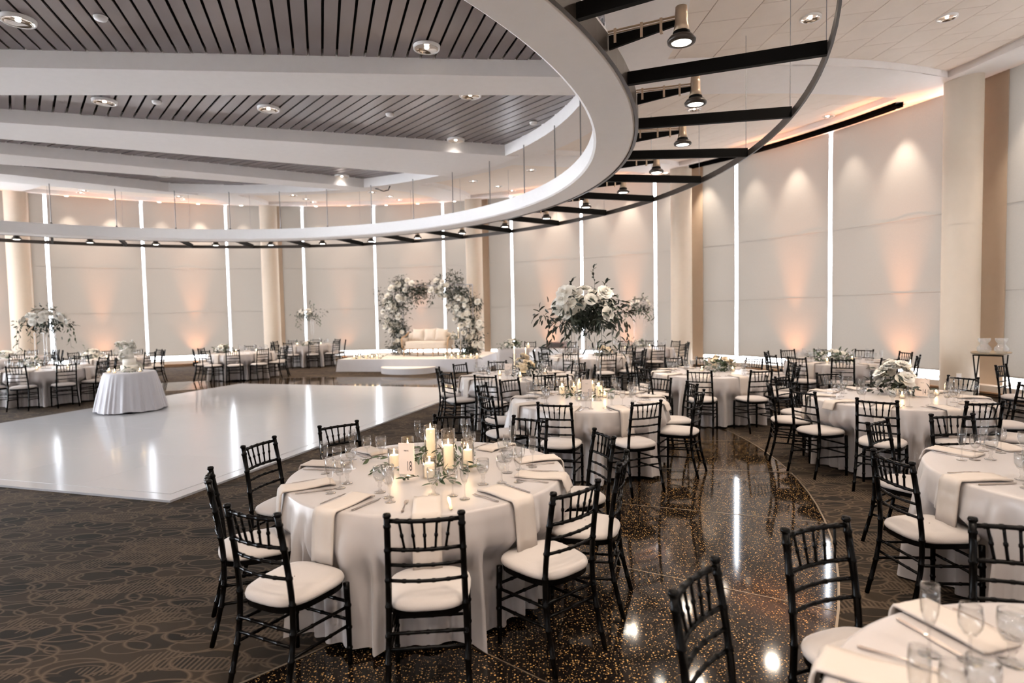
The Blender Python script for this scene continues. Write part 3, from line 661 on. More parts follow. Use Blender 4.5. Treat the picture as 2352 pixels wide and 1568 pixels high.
def table(c, desc, label, backs, seed, set_angles=None, full=True, Rt=.905):
    """backs: list of (x, y) backrest tops"""
    r = random.Random(seed); ctr = Vector(c); ch = []
    for b in backs:
        v = Vector(b) - ctr; rad = max(1.29, min(v.length, 1.42)); a = math.atan2(v.y, v.x); b2 = ctr + v.normalized() * rad
        face = math.degrees(a) + 180 + r.uniform(-4, 4)
        chair(b2, face, desc); ch.append((a, max(.80, rad - 0.455)))
    t = thing('round_table', label, 'table', (c[0], c[1], 0), 0, None)
    link('tablecloth', cloth_mesh(Rt, seed, ch), t); link('tabletop', topm, t); link('table_pedestal', legm, t)
    for a, _ in ch: setting(c, a, desc, r, full)
def ringpos(c, phase, n=10, rad=1.30, skip=(), jit=.03, seed=1):
    r = random.Random(seed); return [(c[0] + (rad + r.uniform(-jit, jit)) * math.cos(R_(phase + 360 * k / n)), c[1] + (rad + r.uniform(-jit, jit)) * math.sin(R_(phase + 360 * k / n))) for k in range(n) if k not in skip]
T18 = (-.575, 3.96); D18 = 'the candlelit table numbered 18'
table(T18, D18, 'round table in a floor-length ivory cloth with candles and the 18 card', [(-.407, 2.632), (-1.223, 2.732), (-1.742, 3.375), (-1.80, 4.25), (-1.42, 4.88), (-.532, 5.20), (.12, 5.0), (.62, 4.32), (.315, 2.999), (.66, 3.603)], 18)
T2 = (.88, 7.02); D2 = 'the candlelit table under the huge bouquet'
table(T2, D2, 'round ivory table carrying the big tall flower stand and glass cylinders', [(.40, 5.80), (1.30, 5.78), (1.99, 6.45), (2.17, 7.2), (-.39, 7.45), (-.30, 6.48), (.61, 8.36), (-.05, 8.0), (1.35, 8.25), (1.95, 7.85)], 2)
T3 = (.06, 9.80); D3 = 'the cream-rose table before the stage'
table(T3, D3, 'round ivory table with cream roses and lit tapers in front of the stage', [(-.394, 8.50), (.46, 8.56), (-.99, 9.1), (-1.24, 9.85), (-.94, 10.62), (-.28, 11.05), (.57, 11.05), (1.15, 10.45), (1.3, 9.7), (1.05, 8.95)], 3)
T4 = (3.25, 9.83); D4 = 'the yellow-rose table at the aisle edge'
table(T4, D4, 'round ivory table with low yellow roses at the edge of the speckled aisle', [(2.69, 8.58), (3.56, 8.52), (4.3, 9.0), (4.58, 9.75), (4.3, 10.6), (3.6, 11.1), (3.0, 11.1), (2.25, 10.72), (1.93, 10.1), (2.02, 9.25)], 4)
T14 = (4.32, 6.72); D14 = 'the white-flowered table numbered 14'
table(T14, D14, 'round ivory table with white flowers, greenery and the 14 card', [(3.443, 5.631), (3.10, 6.35), (4.303, 5.418), (5.12, 5.68), (5.64, 6.5), (5.52, 7.3), (4.95, 7.9), (4.25, 8.02), (3.5, 7.75), (3.06, 7.12)], 14)
TRF = (6.2, 11.35); DRF = 'the table between two orange uplights'
table(TRF, DRF, 'round ivory table with low white flowers between two orange uplights', [(5.62, 10.14), (6.37, 10.05), (7.1, 10.45), (7.45, 11.35), (7.15, 12.15), (6.55, 12.6), (5.8, 12.58), (5.15, 12.1), (4.9, 11.3), (5.05, 10.6)], 5)
TR = (3.52, 3.52); DR = 'the flowerless table beside table 14'
table(TR, DR, 'round ivory table with glasses but no flowers, beside table 14', [(2.33, 3.50), (2.86, 4.55), (3.55, 4.78), (4.3, 4.55), (2.66, 2.62), (3.4, 2.25)], 6)
TN = (1.62, 1.15); DN = 'the bare table at the brass edge'
table(TN, DN, 'round ivory table with scattered glasses at the brass edge of the aisle', [(.60, 1.97), (1.235, 2.42), (2.05, 2.38), (.36, .95)], 8)
TL1 = (-10.3, 13.2); DL1 = 'the tall-flowered table behind the cake'
table(TL1, DL1, 'round ivory table with a tall flower stand behind the cake table', ringpos(TL1, -74, 10, 1.27), 9, full=False)
TL0 = (-11.15, 16.6); DL0 = 'the low-flowered table behind the cake'
table(TL0, DL0, 'round ivory table with low white flowers between the cake and the blinds', ringpos(TL0, -50, 10, 1.3), 10, full=False)
TLL = (-14.7, 17.4); DLL = 'the far table beside a cream column'
table(TLL, DLL, 'round ivory table beside the cream column behind the tall flower stand', ringpos(TLL, -40, 10, 1.3), 11, full=False)
TL2 = (-8.02, 17.75); DL2 = 'the table past the dance floor'
table(TL2, DL2, 'round ivory table with low roses at the far end of the dance floor', ringpos(TL2, -113, 10, 1.27), 12, full=False)
TL3 = (-7.4, 21.8)
DL3 = 'the table beside the white stage'
table(TL3, DL3, 'round ivory table with a slim flower stand beside the white stage', ringpos(TL3, -105, 9, 1.27), 13, full=False)
TMB = (1.78, 13.85); DMB = 'the table behind the clear-legged stand'
table(TMB, DMB, 'round ivory table with small yellow blooms behind the tall clear stand', ringpos(TMB, -78, 10, 1.28), 15, full=False)
TBR = (3.5, 16.35); DBR = 'the trailing-ivy table near the blinds'
table(TBR, DBR, 'round ivory table with a trailing flower stand close to the blinds', ringpos(TBR, -81, 10, 1.28), 16, full=False)
# small extra chairs of a table cut off by the picture's edge, beside the tray stand
for b, f in (((7.06, 8.62), -60), ((7.05, 8.15), -35), ((7.35, 7.55), -10)): chair(b, f, 'the tray stand beside the cream column')
# ================================================================== FLOWERS AND GREENS
def leaf_mb(L=.075, W=.024, curl=.012):
    rows = []
    for t in (0, .2, .45, .7, .9, 1):
        w_ = W / 2 * (math.sin(PI * min(1, t * .95 + .03)) ** .8) if 0 < t < 1 else .0008
        z = -curl * t * t
        rows.append([(-w_, L * t, z + w_ * .35), (0, L * t, z), (w_, L * t, z + w_ * .35)])
    return MB().quadgrid(rows)
LEAF = leaf_mb(); LEAF_M = [LEAF.mesh('leaf', m) for m in (leafm, leafd, leafl)]
def rose_mb(seed, R=.036, np_=(4, 6, 8), open_=1.0):
    r = random.Random(seed); mb = MB()
    mb.lathe([(.001, -R * .5), (R * .35, -R * .35), (R * .48, 0), (R * .36, R * .42), (.001, R * .55)], 8)
    for li, n in enumerate(np_):
        for k in range(n):
            a = 2 * PI * (k + li * .5 + r.uniform(-.15, .15)) / n; rad = R * (.36 + .22 * li); h = R * (.78 - .16 * li); wv = R * (.62 + .10 * li); tilt = (.15 + .32 * li) * open_
            rows = []
            for t in (0, .35, .7, 1.0):
                rr = rad * (.35 + .65 * min(1, t * 1.6)) + R * tilt * t * t * .9; z = -R * .5 + (h + R * .5) * t - R * .10 * li * t * t
                ww = wv * (.35 + .65 * math.sin(PI * min(.78, t * .55 + .25)))
                rows.append([(math.cos(a + q * ww / max(rr, R * .4)) * (rr - abs(q) * R * .05), math.sin(a + q * ww / max(rr, R * .4)) * (rr - abs(q) * R * .05), z - abs(q) ** 2 * R * .22 * t + r.uniform(-1, 1) * R * .03) for q in (-1, -.5, 0, .5, 1)])
            mb.quadgrid(rows)
    return mb
ROSE_W = [rose_mb(s).mesh('blossom', petalw, True) for s in (1, 2)]
ROSE_C = [rose_mb(s).mesh('blossom', petalc, True) for s in (3, 4)]
PEONY = [rose_mb(s, .036, (5, 7, 9, 10), 1.15).mesh('blossom', petalw, True) for s in (5, 6)]
def leafcloud(pts, n, seed, spread, L=(.7, 1.3), m=leafm, name='foliage', droop=.4):
    """pts: list of centres; joined leaves scattered round them"""
    r = random.Random(seed); mb = MB()
    for i in range(n):
        c = Vector(pts[r.randrange(len(pts))]); o = Vector((r.gauss(0, 1), r.gauss(0, 1), r.gauss(0, .8))) * spread
        d = (o.normalized() + Vector((r.uniform(-.6, .6), r.uniform(-.6, .6), r.uniform(-.8, .5) - droop * .5))).normalized()
        q = d.to_track_quat('Y', 'Z').to_matrix().to_4x4(); s = r.uniform(*L)
        mb.add(LEAF, Matrix.Translation(c + o) @ q @ Matrix.Rotation(r.uniform(-1.2, 1.2), 4, 'Y') @ Matrix.Scale(s, 4))
    return mb.mesh(name, m)
def put(mesh, parent, p, d=(0, 0, 1), s=1.0, name=None, roll=0):
    q = Vector(d).to_track_quat('Z', 'Y').to_matrix().to_4x4()
    return link(name or mesh.name.split('.')[0], mesh, parent, M=Matrix.Translation(Vector(p)) @ q @ Matrix.Rotation(roll, 4, 'Z') @ Matrix.Scale(s, 4))
def putleaf(parent, p, d, s, r, m=None):
    q = Vector(d).to_track_quat('Y', 'Z').to_matrix().to_4x4()
    return link('leaf', m or LEAF_M[0], parent, M=Matrix.Translation(Vector(p)) @ q @ Matrix.Rotation(r.uniform(-1, 1), 4, 'Y') @ Matrix.Scale(s, 4))
def sprig(parent, P, r, n=9, s=1.0, m=None, stem=True):
    pts = catmull(P, 14)
    if stem: link('stem', MB().tube(pts, .0022, 5).mesh('stem', leafd), parent)
    for i in range(n):
        t = (i + .7) / n * 14; k = min(13, int(t)); p = pts[k].lerp(pts[k + 1], t - k); tg = (pts[k + 1] - pts[k]).normalized()
        sd = tg.cross(Vector((0, 0, 1)));  sd = sd.normalized() if sd.length > .1 else Vector((1, 0, 0))
        putleaf(parent, p, tg * .6 + sd * (1 if i % 2 else -1) * r.uniform(.5, 1) + Vector((0, 0, r.uniform(-.3, .3))), s * r.uniform(.75, 1.2), r, m)
# candles in cylinders
def candle(p, R, Hg, Hc, desc, rc=None, lit=True, power=1.0, group=None):
    rc = rc or R * .74
    t = thing('cylinder_candle', ('lit pillar candle in glass cylinder on ' if Hg > .09 else 'lit votive candle in a small glass on ') + desc, 'candle', p, 0, group or ('candles on ' + desc))
    link('glass_cylinder', MB().lathe([(.001, .002), (R, .002), (R, Hg), (R - .0025, Hg), (R - .0025, .006), (.001, .006)], 24).mesh('glass_cylinder', cylglass, True), t)
    wx = link('candle', MB().lathe([(.001, .007), (rc, .007), (rc, Hc - .006), (rc - .004, Hc), (rc * .7, Hc - .004), (.001, Hc - .006)], 20).mesh('candle', waxm, True), t)
    if lit:
        link('flame', MB().lathe([(.001, Hc), (.0045, Hc + .008), (.0055, Hc + .016), (.0035, Hc + .028), (.0005, Hc + .042)], 8).mesh('flame', flamem, True), wx)
        if Vector(p).length < 9: lamp('POINT', 'flame_glow', (0, 0, Hc + .05), E_CANDLE * power, (1.0, .60, .26), t, .012)
    return t
def card(p, face, num, desc, h=.155, wd=.105):
    t = thing('table_number_card', 'upright blush card' + (' reading %s' % num if num else '') + ' on ' + desc, 'card', p, R_(face + 90))
    link('card_panel', MB().box((0, 0, h / 2 + .012), (wd, .006, h)).mesh('card_panel', cardm), t)
    link('card_foot', MB().box((0, 0, .006), (wd * .8, .03, .012)).mesh('card_foot', acrylic), t)
    def txt(s, size, z, dx=0.0, sq=(.72, 1.25)):
        cu = bpy.data.curves.new('numeral', 'FONT'); cu.body = s; cu.size = size; cu.align_x = 'CENTER'; cu.materials.append(inkm); cu.extrude = .0003
        tmp = bpy.data.objects.new('tmp', cu); me = bpy.data.meshes.new_from_object(tmp); bpy.data.objects.remove(tmp)
        o = link('numeral', me, t, M=Matrix.Translation((dx, -.0036, z)) @ Matrix.Rotation(PI / 2, 4, 'X') @ Matrix.Diagonal((sq[0], sq[1], 1, 1)))
        return o
    if num:
        txt(num, .072, .034, .018, (.55, 1.25))
    txt('TABLE NO.', .0095, h * .80)
    return t
# ---- table 18 centrepiece
r = random.Random(5); zt = .762
c18 = lambda px, py: at_z(px, py, zt)
for (px_, py_, R, Hg, Hc) in ((990, 1052, .046, .24, .215), (1031, 1077, .046, .27, .165), (1075, 1072, .043, .19, .12), (987, 1096, .045, .145, .095), (937, 1050, .045, .15, .09), (906, 1072, .043, .13, .085)):
    p = c18(px_, py_); candle(p, R, Hg, Hc, D18, power=1.2)
card(c18(935, 1092), -100, '18', D18, .20, .105)
g = thing('leaf_garland', 'green leaf garland curled around the candles on the 18 table', 'greenery', (T18[0], T18[1], zt))
inv = Vector((T18[0], T18[1], zt))
link('foliage', leafcloud([c18(x, y) - inv + Vector((0, 0, .025)) for x, y in ((960, 1080), (1010, 1085), (1050, 1085), (1020, 1050), (1060, 1060), (950, 1055), (975, 1060), (1045, 1065))], 170, 3, .034, (.6, 1.1), leafm), g)['kind'] = 'stuff'
for a, b, c_ in (((905, 1075), (880, 1080), (862, 1088)), ((915, 1068), (880, 1060), (832, 1062)), ((960, 1100), (945, 1110), (925, 1105)), ((1020, 1098), (1010, 1110), (995, 1118)), ((1040, 1095), (1025, 1112), (1045, 1112)), ((1065, 1080), (1088, 1085), (1095, 1078)), ((1050, 1060), (1075, 1050), (1078, 1040)), ((975, 1050), (965, 1042), (955, 1030))):
    P = [c18(*q) - inv + Vector((0, 0, z)) for q, z in ((a, .02), (b, .04), (c_, .015))]; sprig(g, P, r, 8, .85)
# ---- candles etc on T2 + tall stand
c2 = lambda px, py: at_z(px, py, zt)
for (px_, py_, R, Hg, Hc) in ((1291, 905, .045, .17, .10), (1318, 902, .045, .17, .085), (1376, 910, .055, .19, .13), (1361, 898, .045, .16, .10), (1389, 912, .03, .06, .035), (1330, 893, .04, .15, .09)):
    candle(c2(px_, py_), R, Hg, Hc, D2)
card(c2(1348, 912), -95, '', D2, .20, .12)
g = thing('leaf_garland', 'green leaf garland around the candles under the tall flower stand', 'greenery', (T2[0], T2[1], zt)); inv = Vector((T2[0], T2[1], zt))
link('foliage', leafcloud([c2(x, y) - inv + Vector((0, 0, .03)) for x, y in ((1300, 908), (1315, 912), (1325, 910), (1340, 905), (1378, 912), (1395, 912), (1365, 908))], 110, 8, .04, (.7, 1.2), leafm), g)['kind'] = 'stuff'
def tallstand(c, z0, zc_, desc, label, seed, nb, W, Hh, nl, peony=True, trail=6, stand='clear', top=.3, near=False, spots=None):
    r = random.Random(seed)
    t = thing('flower_stand', label, 'flower stand', (c[0], c[1], z0))
    hs = zc_ - Hh * .45 - z0
    for sx, sy in ((-1, -1), (1, -1), (1, 1), (-1, 1)):
        link('stand_leg', MB().tube([(sx * .13, sy * .13, 0), (sx * .13, sy * .13, hs)], .008, 8).mesh('stand_leg', acrylic), t)
    link('stand_top', MB().box((0, 0, hs + .006), (.30, .30, .012)).mesh('stand_top', acrylic), t)
    link('stand_base', MB().box((0, 0, .004), (.30, .30, .008)).mesh('stand_base', acrylic), t)
    zz = zc_ - z0
    pts = [(r.gauss(0, W * .17), r.gauss(0, W * .17), zz - Hh * .12 + r.gauss(0, Hh * .10)) for _ in range(40)]
    link('foliage', leafcloud(pts, nl, seed, .075, (.8, 1.5), leafd, droop=.8), t)['kind'] = 'stuff'
    if spots:
        for i, (x_, y_, q_) in enumerate(spots):
            P_ = at_y(x_, y_, c[1] + q_) - Vector((c[0], c[1], z0)); dd = P_ - Vector((0, 0, zz - .1))
            put(PEONY[i % 2], t, P_, dd.normalized() + Vector((0, -.5, .1)), r.uniform(1.0, 1.35), 'blossom', r.uniform(0, 6))
    for i in range(nb if not spots else 0):
        for _ in range(30):
            a = r.uniform(0, 2 * PI); el = r.uniform(-.15, 1.25); dx = Vector((math.cos(a) * math.cos(el), math.sin(a) * math.cos(el), math.sin(el)))
            if not near or dx.x < .25 or r.random() < .3: break
        p = Vector((dx.x * W * .40, dx.y * W * .36, zz + dx.z * Hh * .36 - Hh * .05))
        put((PEONY if peony else ROSE_W)[i % 2], t, p, dx + Vector((0, 0, .2)), r.uniform(.85, 1.25), 'blossom', r.uniform(0, 6))
    for i in range(trail):
        a = 2 * PI * (i + r.uniform(-.2, .2)) / trail; o = Vector((math.cos(a), math.sin(a), 0)); b = Vector((0, 0, zz - Hh * .2))
        ln = r.uniform(.7, 1.25) * W
        sprig(t, [b + o * W * .25, b + o * W * .43 + Vector((0, 0, -.02)), b + o * W * .48 + Vector((0, 0, -ln * .22)), b + o * W * .50 + Vector((0, 0, -ln * .42))], r, 11 if near else 8, 1.25 if near else 1.4, LEAF_M[1] if near else LEAF_M[0])
    for dx, hh in ((.08, top), (-.18, top * .62), (.22, top * .55)):
        b = Vector((dx * W, 0, zz + Hh * .15)); sprig(t, [b, b + Vector((.02, 0, hh * .5)), b + Vector((.0, 0, hh * .8)), b + Vector((.02, 0, hh))], r, 12 if near else 6, 1.15, LEAF_M[1] if near else LEAF_M[0])
    return t
tallstand(T2, zt, 1.83, D2, 'huge bouquet of white peonies and dark trailing leaves on a tall clear stand', 21, 30, .98, .62, 900, True, 9, top=.40, near=True, spots=[(1295, 670, -0.22), (1281, 702, -0.12), (1306, 697, -0.26), (1321, 674, -0.05), (1341, 661, 0.05), (1298, 715, -0.22), (1328, 701, -0.12), (1357, 686, -0.26), (1381, 691, -0.05), (1397, 666, 0.05), (1397, 720, -0.22), (1314, 706, -0.12), (1290, 686, -0.26), (1364, 671, -0.05), (1274, 696, 0.05), (1390, 670, -0.22), (1306, 668, -0.12), (1287, 708, -0.26), (1325, 685, -0.05), (1402, 692, 0.05)])
tallstand(TL1, zt, 1.86, DL1, 'white flowers on a tall clear stand rising behind the cake table', 22, 22, 1.1, .7, 300, True, 7, top=.25)
tallstand(TBR, zt, 1.95, DBR, 'white roses trailing ivy on a tall clear stand near the orange uplight', 23, 20, .80, .55, 220, False, 6, top=.2)
tallstand(TL3, zt, 1.92, DL3, 'small cream bouquet on a clear stand beside the white stage', 24, 14, .9, .6, 220, False, 5, top=.35)
# ---- low arrangements
def lowarr(p, label, seed, nb, W, Hh, roses, nl, m=leafm):
    r = random.Random(seed); t = thing('low_flower_arrangement', label, 'flowers', p)
    link('vase', MB().lathe([(.001, 0), (.07, 0), (.09, .05), (.085, .08), (.001, .075)], 16).mesh('vase', petalw, True), t)
    pts = [(r.gauss(0, W * .24), r.gauss(0, W * .24), .05 + abs(r.gauss(0, Hh * .2))) for _ in range(24)]
    link('foliage', leafcloud(pts, nl, seed, .05, (.8, 1.5), m, droop=.1), t)['kind'] = 'stuff'
    for i in range(nb):
        a = r.uniform(0, 2 * PI); el = r.uniform(.1, 1.4); q = r.uniform(.7, 1.0)
        d = Vector((math.cos(a) * math.cos(el), math.sin(a) * math.cos(el), math.sin(el)))
        put(roses[i % 2], t, (d.x * W * .42 * q, d.y * W * .42 * q, .07 + d.z * Hh * .8 * q), d + Vector((0, 0, .3)), r.uniform(.85, 1.25), 'blossom', r.uniform(0, 6))
    return t
lowarr(at_z(2055, 906, zt), 'dome of big white blooms and dark greenery beside the 14 card', 31, 34, .56, .44, PEONY, 150, leafd)
p14 = at_z(2118, 912, zt); card(p14, -125, '14', D14, .20, .135)
for x, y in ((2072, 914), (2150, 907)): candle(at_z(x, y, zt), .032, .055, .035, D14)
def taper(p, h, desc, h2=None):
    t = thing('taper_candle', 'tall lit taper in glass chimney on ' + desc, 'candle', p, 0, 'tapers on ' + desc)
    link('taper', MB().lathe([(.001, .01), (.012, .01), (.009, h), (.001, h)], 12).mesh('taper', waxm, True), t)
    link('chimney', MB().lathe([(.035, .0), (.035, h * .8), (.0335, h * .8), (.0335, 0)], 20).mesh('chimney', glass, True), t)
    link('base', MB().lathe([(.001, 0), (.036, 0), (.036, .012), (.001, .012)], 16).mesh('base', glass), t)
    link('flame', MB().lathe([(.001, h), (.005, h + .009), (.0055, h + .018), (.0005, h + .045)], 8).mesh('flame', flamem, True), t)
    lamp('POINT', 'flame_glow', (0, 0, h + .06), E_CANDLE, (1.0, .6, .26), t, .012)
taper(at_z(2090, 905, zt), .36, D14)
lowarr(at_z(1203, 862, zt), 'cream roses and dark leaves spilling over a wooden pot on the table before the stage', 32, 18, .44, .36, ROSE_C, 200, leafd)
taper(at_z(1182, 856, zt), .42, D3); taper(at_z(1208, 845, zt), .34, D3)
card(at_z(1168, 863, zt), -100, '', D3, .19, .125)
for x, y in ((1148, 862), (1195, 866), (1252, 858)): candle(at_z(x, y, zt), .034, .06, .04, D3)
lowarr(at_z(1655, 850, zt), 'low yellow and ivory roses with fern greenery beside a blank card', 33, 16, .5, .22, ROSE_C, 240)
card(at_z(1634, 850, zt), -100, '', D4, .19, .12)
for x, y in ((1612, 852), (1683, 852)): candle(at_z(x, y, zt), .034, .06, .04, D4)
lowarr(at_z(1916, 829, zt), 'long low spray of white and yellow flowers between the orange uplights', 34, 22, .62, .18, ROSE_W, 240)
lowarr(at_z(1390, 816, zt), 'small yellow blooms on the table behind the tall clear stand', 35, 14, .42, .2, ROSE_C, 120)
lowarr(at_z(1468, 796, zt), 'small white blooms at the foot of the trailing flower stand', 36, 10, .4, .15, ROSE_W, 120)
lowarr(at_z(213, 824, zt), 'low white blooms on the table between the cake and the blinds', 37, 20, .55, .24, PEONY, 160)
lowarr(at_z(512, 810, zt), 'low white roses on the table at the far end of the dance floor', 38, 20, .6, .24, PEONY, 160)
lowarr(at_z(75, 842, zt), 'low white blooms at the foot of the flower stand behind the cake', 39, 14, .45, .16, ROSE_W, 120)
lowarr(at_z(705, 794, zt), 'little white blooms at the foot of the slim flower stand', 40, 10, .5, .14, ROSE_W, 100)
lowarr((-14.5, 17.1, zt), 'white blooms on the far table beside the cream column', 41, 12, .5, .22, PEONY, 100)
for c_, d_, k in ((TL2, DL2, 3), (TL0, DL0, 3), (TL1, DL1, 3), (TL3, DL3, 2), (TBR, DBR, 2), (TRF, DRF, 2)):
    rr = random.Random(k + int(c_[0] * 10))
    for i in range(k):
        a = 2 * PI * i / k + rr.uniform(0, 1); candle(Vector((c_[0] + .42 * math.cos(a), c_[1] + .42 * math.sin(a), zt)), .034, .06, .04, d_, power=.6)
# ================================================================== CAKE TABLE
ck = (-7.52, 11.72); zd = .025
t = thing('cake_table', 'small round table in a flared white cloth holding the flowered cake', 'table', (ck[0], ck[1], zd))
link('tablecloth', cloth_mesh(.44, 77, (), .17, .032, .76, whitecloth), t); link('table_pedestal', legm, t)
t = thing('wedding_cake', 'tall white tiered cake wrapped in a spiral of white flowers', 'cake', (ck[0], ck[1], zd + .762))
for r_, z0, z1 in ((.15, 0, .13), (.115, .13, .26), (.085, .26, .39), (.06, .39, .50)):
    link('cake_tier', MB().lathe([(.001, z0), (r_, z0), (r_, z1 - .008), (r_ - .008, z1), (.001, z1)], 28).mesh('cake_tier', petalw, True), t)
r = random.Random(4)
for i in range(46):
    u = i / 45; a = u * 7.5 + r.uniform(-.5, .5); rad = .19 - .11 * u + r.uniform(-.01, .02); z = .03 + .53 * u + r.uniform(-.02, .02)
    put(ROSE_W[i % 2], t, (rad * math.cos(a), rad * math.sin(a), z), (math.cos(a), math.sin(a), .4), r.uniform(.75, 1.15), 'blossom', r.uniform(0, 6))
for i in range(14):
    put(ROSE_W[i % 2], t, (-.10 + .05 * (i % 7) - .12 + r.uniform(-.02, .02), -.02 + r.uniform(-.06, .06), .52 + r.uniform(-.03, .07)), (0, -.3, 1), .9, 'blossom', r.uniform(0, 6))
link('foliage', leafcloud([(.18 * math.cos(k), .18 * math.sin(k), .05) for k in range(6)] + [(-.15, 0, .52), (-.22, 0, .5)], 70, 4, .04, (.6, 1.1), leafl), t)['kind'] = 'stuff'
for x, y in ((-.33, -.1), (-.28, -.2), (-.08, -.33), (.30, -.16)): candle(Vector((ck[0] + x, ck[1] + y, zd + .762)), .034, .06, .04, 'the cake table', power=.6)
# ================================================================== STAGE
s0 = Vector((-5.58, 19.15)); sx_ = Vector((0.982, -0.189)); sy_ = Vector((0.189, 0.982)); SW, SD, SH = 4.55, 3.35, .40
rz = math.atan2(sx_.y, sx_.x)
t = thing('stage', 'low white draped stage platform carrying the sofa and flower arch', 'stage', (s0.x, s0.y, 0), rz)
link('stage_deck', MB().box((SW / 2, SD / 2, SH - .02), (SW, SD, .04)).mesh('stage_deck', mat('stage_top', (.74, .68, .60), .85)), t)
rows = []
per = [(SW * k / 60, 0) for k in range(60)] + [(SW, SD * k / 30) for k in range(30)] + [(SW - SW * k / 60, SD) for k in range(60)] + [(0, SD - SD * k / 30) for k in range(30)]
for i in range(6):
    d = i / 5; row = []
    for k, (x, y) in enumerate(per):
        o = .015 + .05 * d + .010 * math.sin(k * .9) * d + .008 * math.sin(k * 2.3) * d
        row.append((x + (-o if x <= 0 else o if x >= SW else 0), y + (-o if y <= 0 else o if y >= SD else 0), SH + .001 - (SH - .012) * d))
    rows.append(row)
link('stage_skirt', MB().quadgrid(rows, True).mesh('stage_skirt', whitecloth, True), t)
sp = lambda u, v, z=SH: (s0 + sx_ * u + sy_ * v).to_3d() + Vector((0, 0, z))
st = MB(); hc = [(.88 * math.cos(2 * PI * k / 40), .88 * math.sin(2 * PI * k / 40)) for k in range(40)]
c_ = s0 + sx_ * 2.42 + sy_ * (-.09)
tt = thing('stage_step', 'round white drum step at the front of the stage', 'step', (c_.x, c_.y, 0), rz)
hp = [(.875 * math.cos(PI + PI * k / 32), .78 * math.sin(PI + PI * k / 32)) for k in range(33)]
link('step_top', MB().prism(hp, .165, .185).mesh('step_top', mat('step_top', (.74, .68, .62), .8)), tt)
link('step_side', MB().quadgrid([[(x * .995, y * .995, z) for x, y in hp] for z in (.17, .0)]).mesh('step_side', whitecloth, True), tt)
# sofa
so = sp(2.50, 1.50); SWD = 1.62
t = thing('sofa', 'pale linen settee with wooden frame and short turned legs on the stage', 'sofa', so, rz)
hw = SWD / 2
link('seat_base', MB().prism(superell(hw - .03, hw - .03, -.33, .33, 40, 6), .24, .36).mesh('seat_base', linen), t)
rows = [[(x * sc, y * sc - .02, z) for x, y in superell(hw - .08, hw - .08, -.31, .27, 40, 6)] for sc, z in ((.98, .36), (1.0, .40), (1.0, .46), (.97, .49), (.8, .50), (.02, .505))]
link('seat_cushion', MB().quadgrid(rows, True).mesh('seat_cushion', linen, True), t)
rows = []
for i in range(13):
    u = -1 + 2 * i / 12; x = u * (hw - .05); y = .32 - .05 * u * u; h = .86 - .12 * abs(u) ** 3
    rows.append([(x, y - .05, .36), (x, y - .05, h - .04), (x, y, h), (x, y + .05, h - .02), (x, y + .05, .30)])
link('backrest', MB().quadgrid(rows).mesh('backrest', linen, True), t)
for s in (-1, 1):
    link('arm', MB().tube(catmull([(s * (hw - .02), .33, .78), (s * hw, .12, .68), (s * hw, -.2, .62), (s * hw, -.32, .56), (s * (hw - .02), -.33, .38), (s * (hw - .03), -.33, .28)], 14), .026, 8).mesh('arm', woodm, True), t)
    link('arm_panel', MB().box((s * (hw - .03), .02, .48), (.03, .62, .26)).mesh('arm_panel', linen), t)
for x in (-hw + .06, -.27, .27, hw - .06):
    for y in (-.28, .28): link('leg', MB().lathe([(.016, 0), (.022, .06), (.03, .12), (.022, .16), (.034, .2), (.034, .25)], 10, (x, y, 0)).mesh('leg', woodm, True), t)
link('wood_rail', MB().box((0, -.335, .25), (SWD - .1, .02, .03)).mesh('wood_rail', woodm), t)
pil = MB(); rows = []
for i in range(9):
    v = -1 + 2 * i / 8; row = []
    for j in range(9):
        u = -1 + 2 * j / 8; th = .07 * (1 - u ** 4) * (1 - v ** 4); pin = 1 - .06 * (1 - abs(u)) * 0
        row.append((u * .21 * (1 - .07 * (1 - v * v)), th, v * .21 * (1 - .07 * (1 - u * u))))
    rows.append(row)
pil.quadgrid(rows); pil.quadgrid([[(x, -y, z) for x, y, z in rw] for rw in rows])
pm_ = pil.mesh('pillow_body', linen, True)
for i, (x, tilt, lb) in enumerate(((-.36, .05, 'plain linen throw pillow at the arch-wall end of the settee'), (.05, -.04, 'plain linen throw pillow in the middle of the settee'), (.45, .25, 'tilted linen throw pillow at the settee end beside the candle'))):
    p = so + (sx_ * x + sy_ * .10).to_3d() + Vector((0, 0, .705)); q = thing('throw_pillow', lb, 'pillow', p, rz + tilt * .5)
    q.rotation_euler = (-.22, tilt * .4, rz); link('pillow_body', pm_, q)
# arch
ay = 2.05
def ap(px_, py_):                                       # photo point on the arch plane -> stage coordinates (u, z)
    d = ray(px_, py_); n = sy_; o = s0 + sy_ * ay; tq = (o.dot(n)) / (d.x * n.x + d.y * n.y); P = Vector((d.x * tq, d.y * tq)); return (P - s0).dot(sx_), CAMZ + d.z * tq - SH
arch = thing('flower_arch', 'white frame arch thick with white roses and leafy greens on the stage', 'flower arch', sp(0, ay), rz)
u0 = ap(912, 800)[0]; u1 = ap(1088, 800)[0]; zt1 = ap(1000, 655)[1]
def bar(a, b, rr=.018): link('frame_bar', MB().tube([a, b], rr, 6).mesh('frame_bar', whitecloth), arch)
bar((u0, 0, 0), (u0, 0, zt1)); bar((u1, 0, 0), (u1, 0, zt1)); bar((u0, 0, zt1), (u1, 0, zt1)); bar((u0 + .12, .35, 0), (u0 + .12, .35, zt1 - .12)); bar((u1 - .22, .35, 0), (u1 - .22, .35, zt1 - .12)); bar((u0 + .12, .35, zt1 - .12), (u1 - .22, .35, zt1 - .12)); bar((u0, 0, zt1), (u0 + .12, .35, zt1 - .12)); bar((u1, 0, zt1), (u1 - .22, .35, zt1 - .12))
r = random.Random(12)
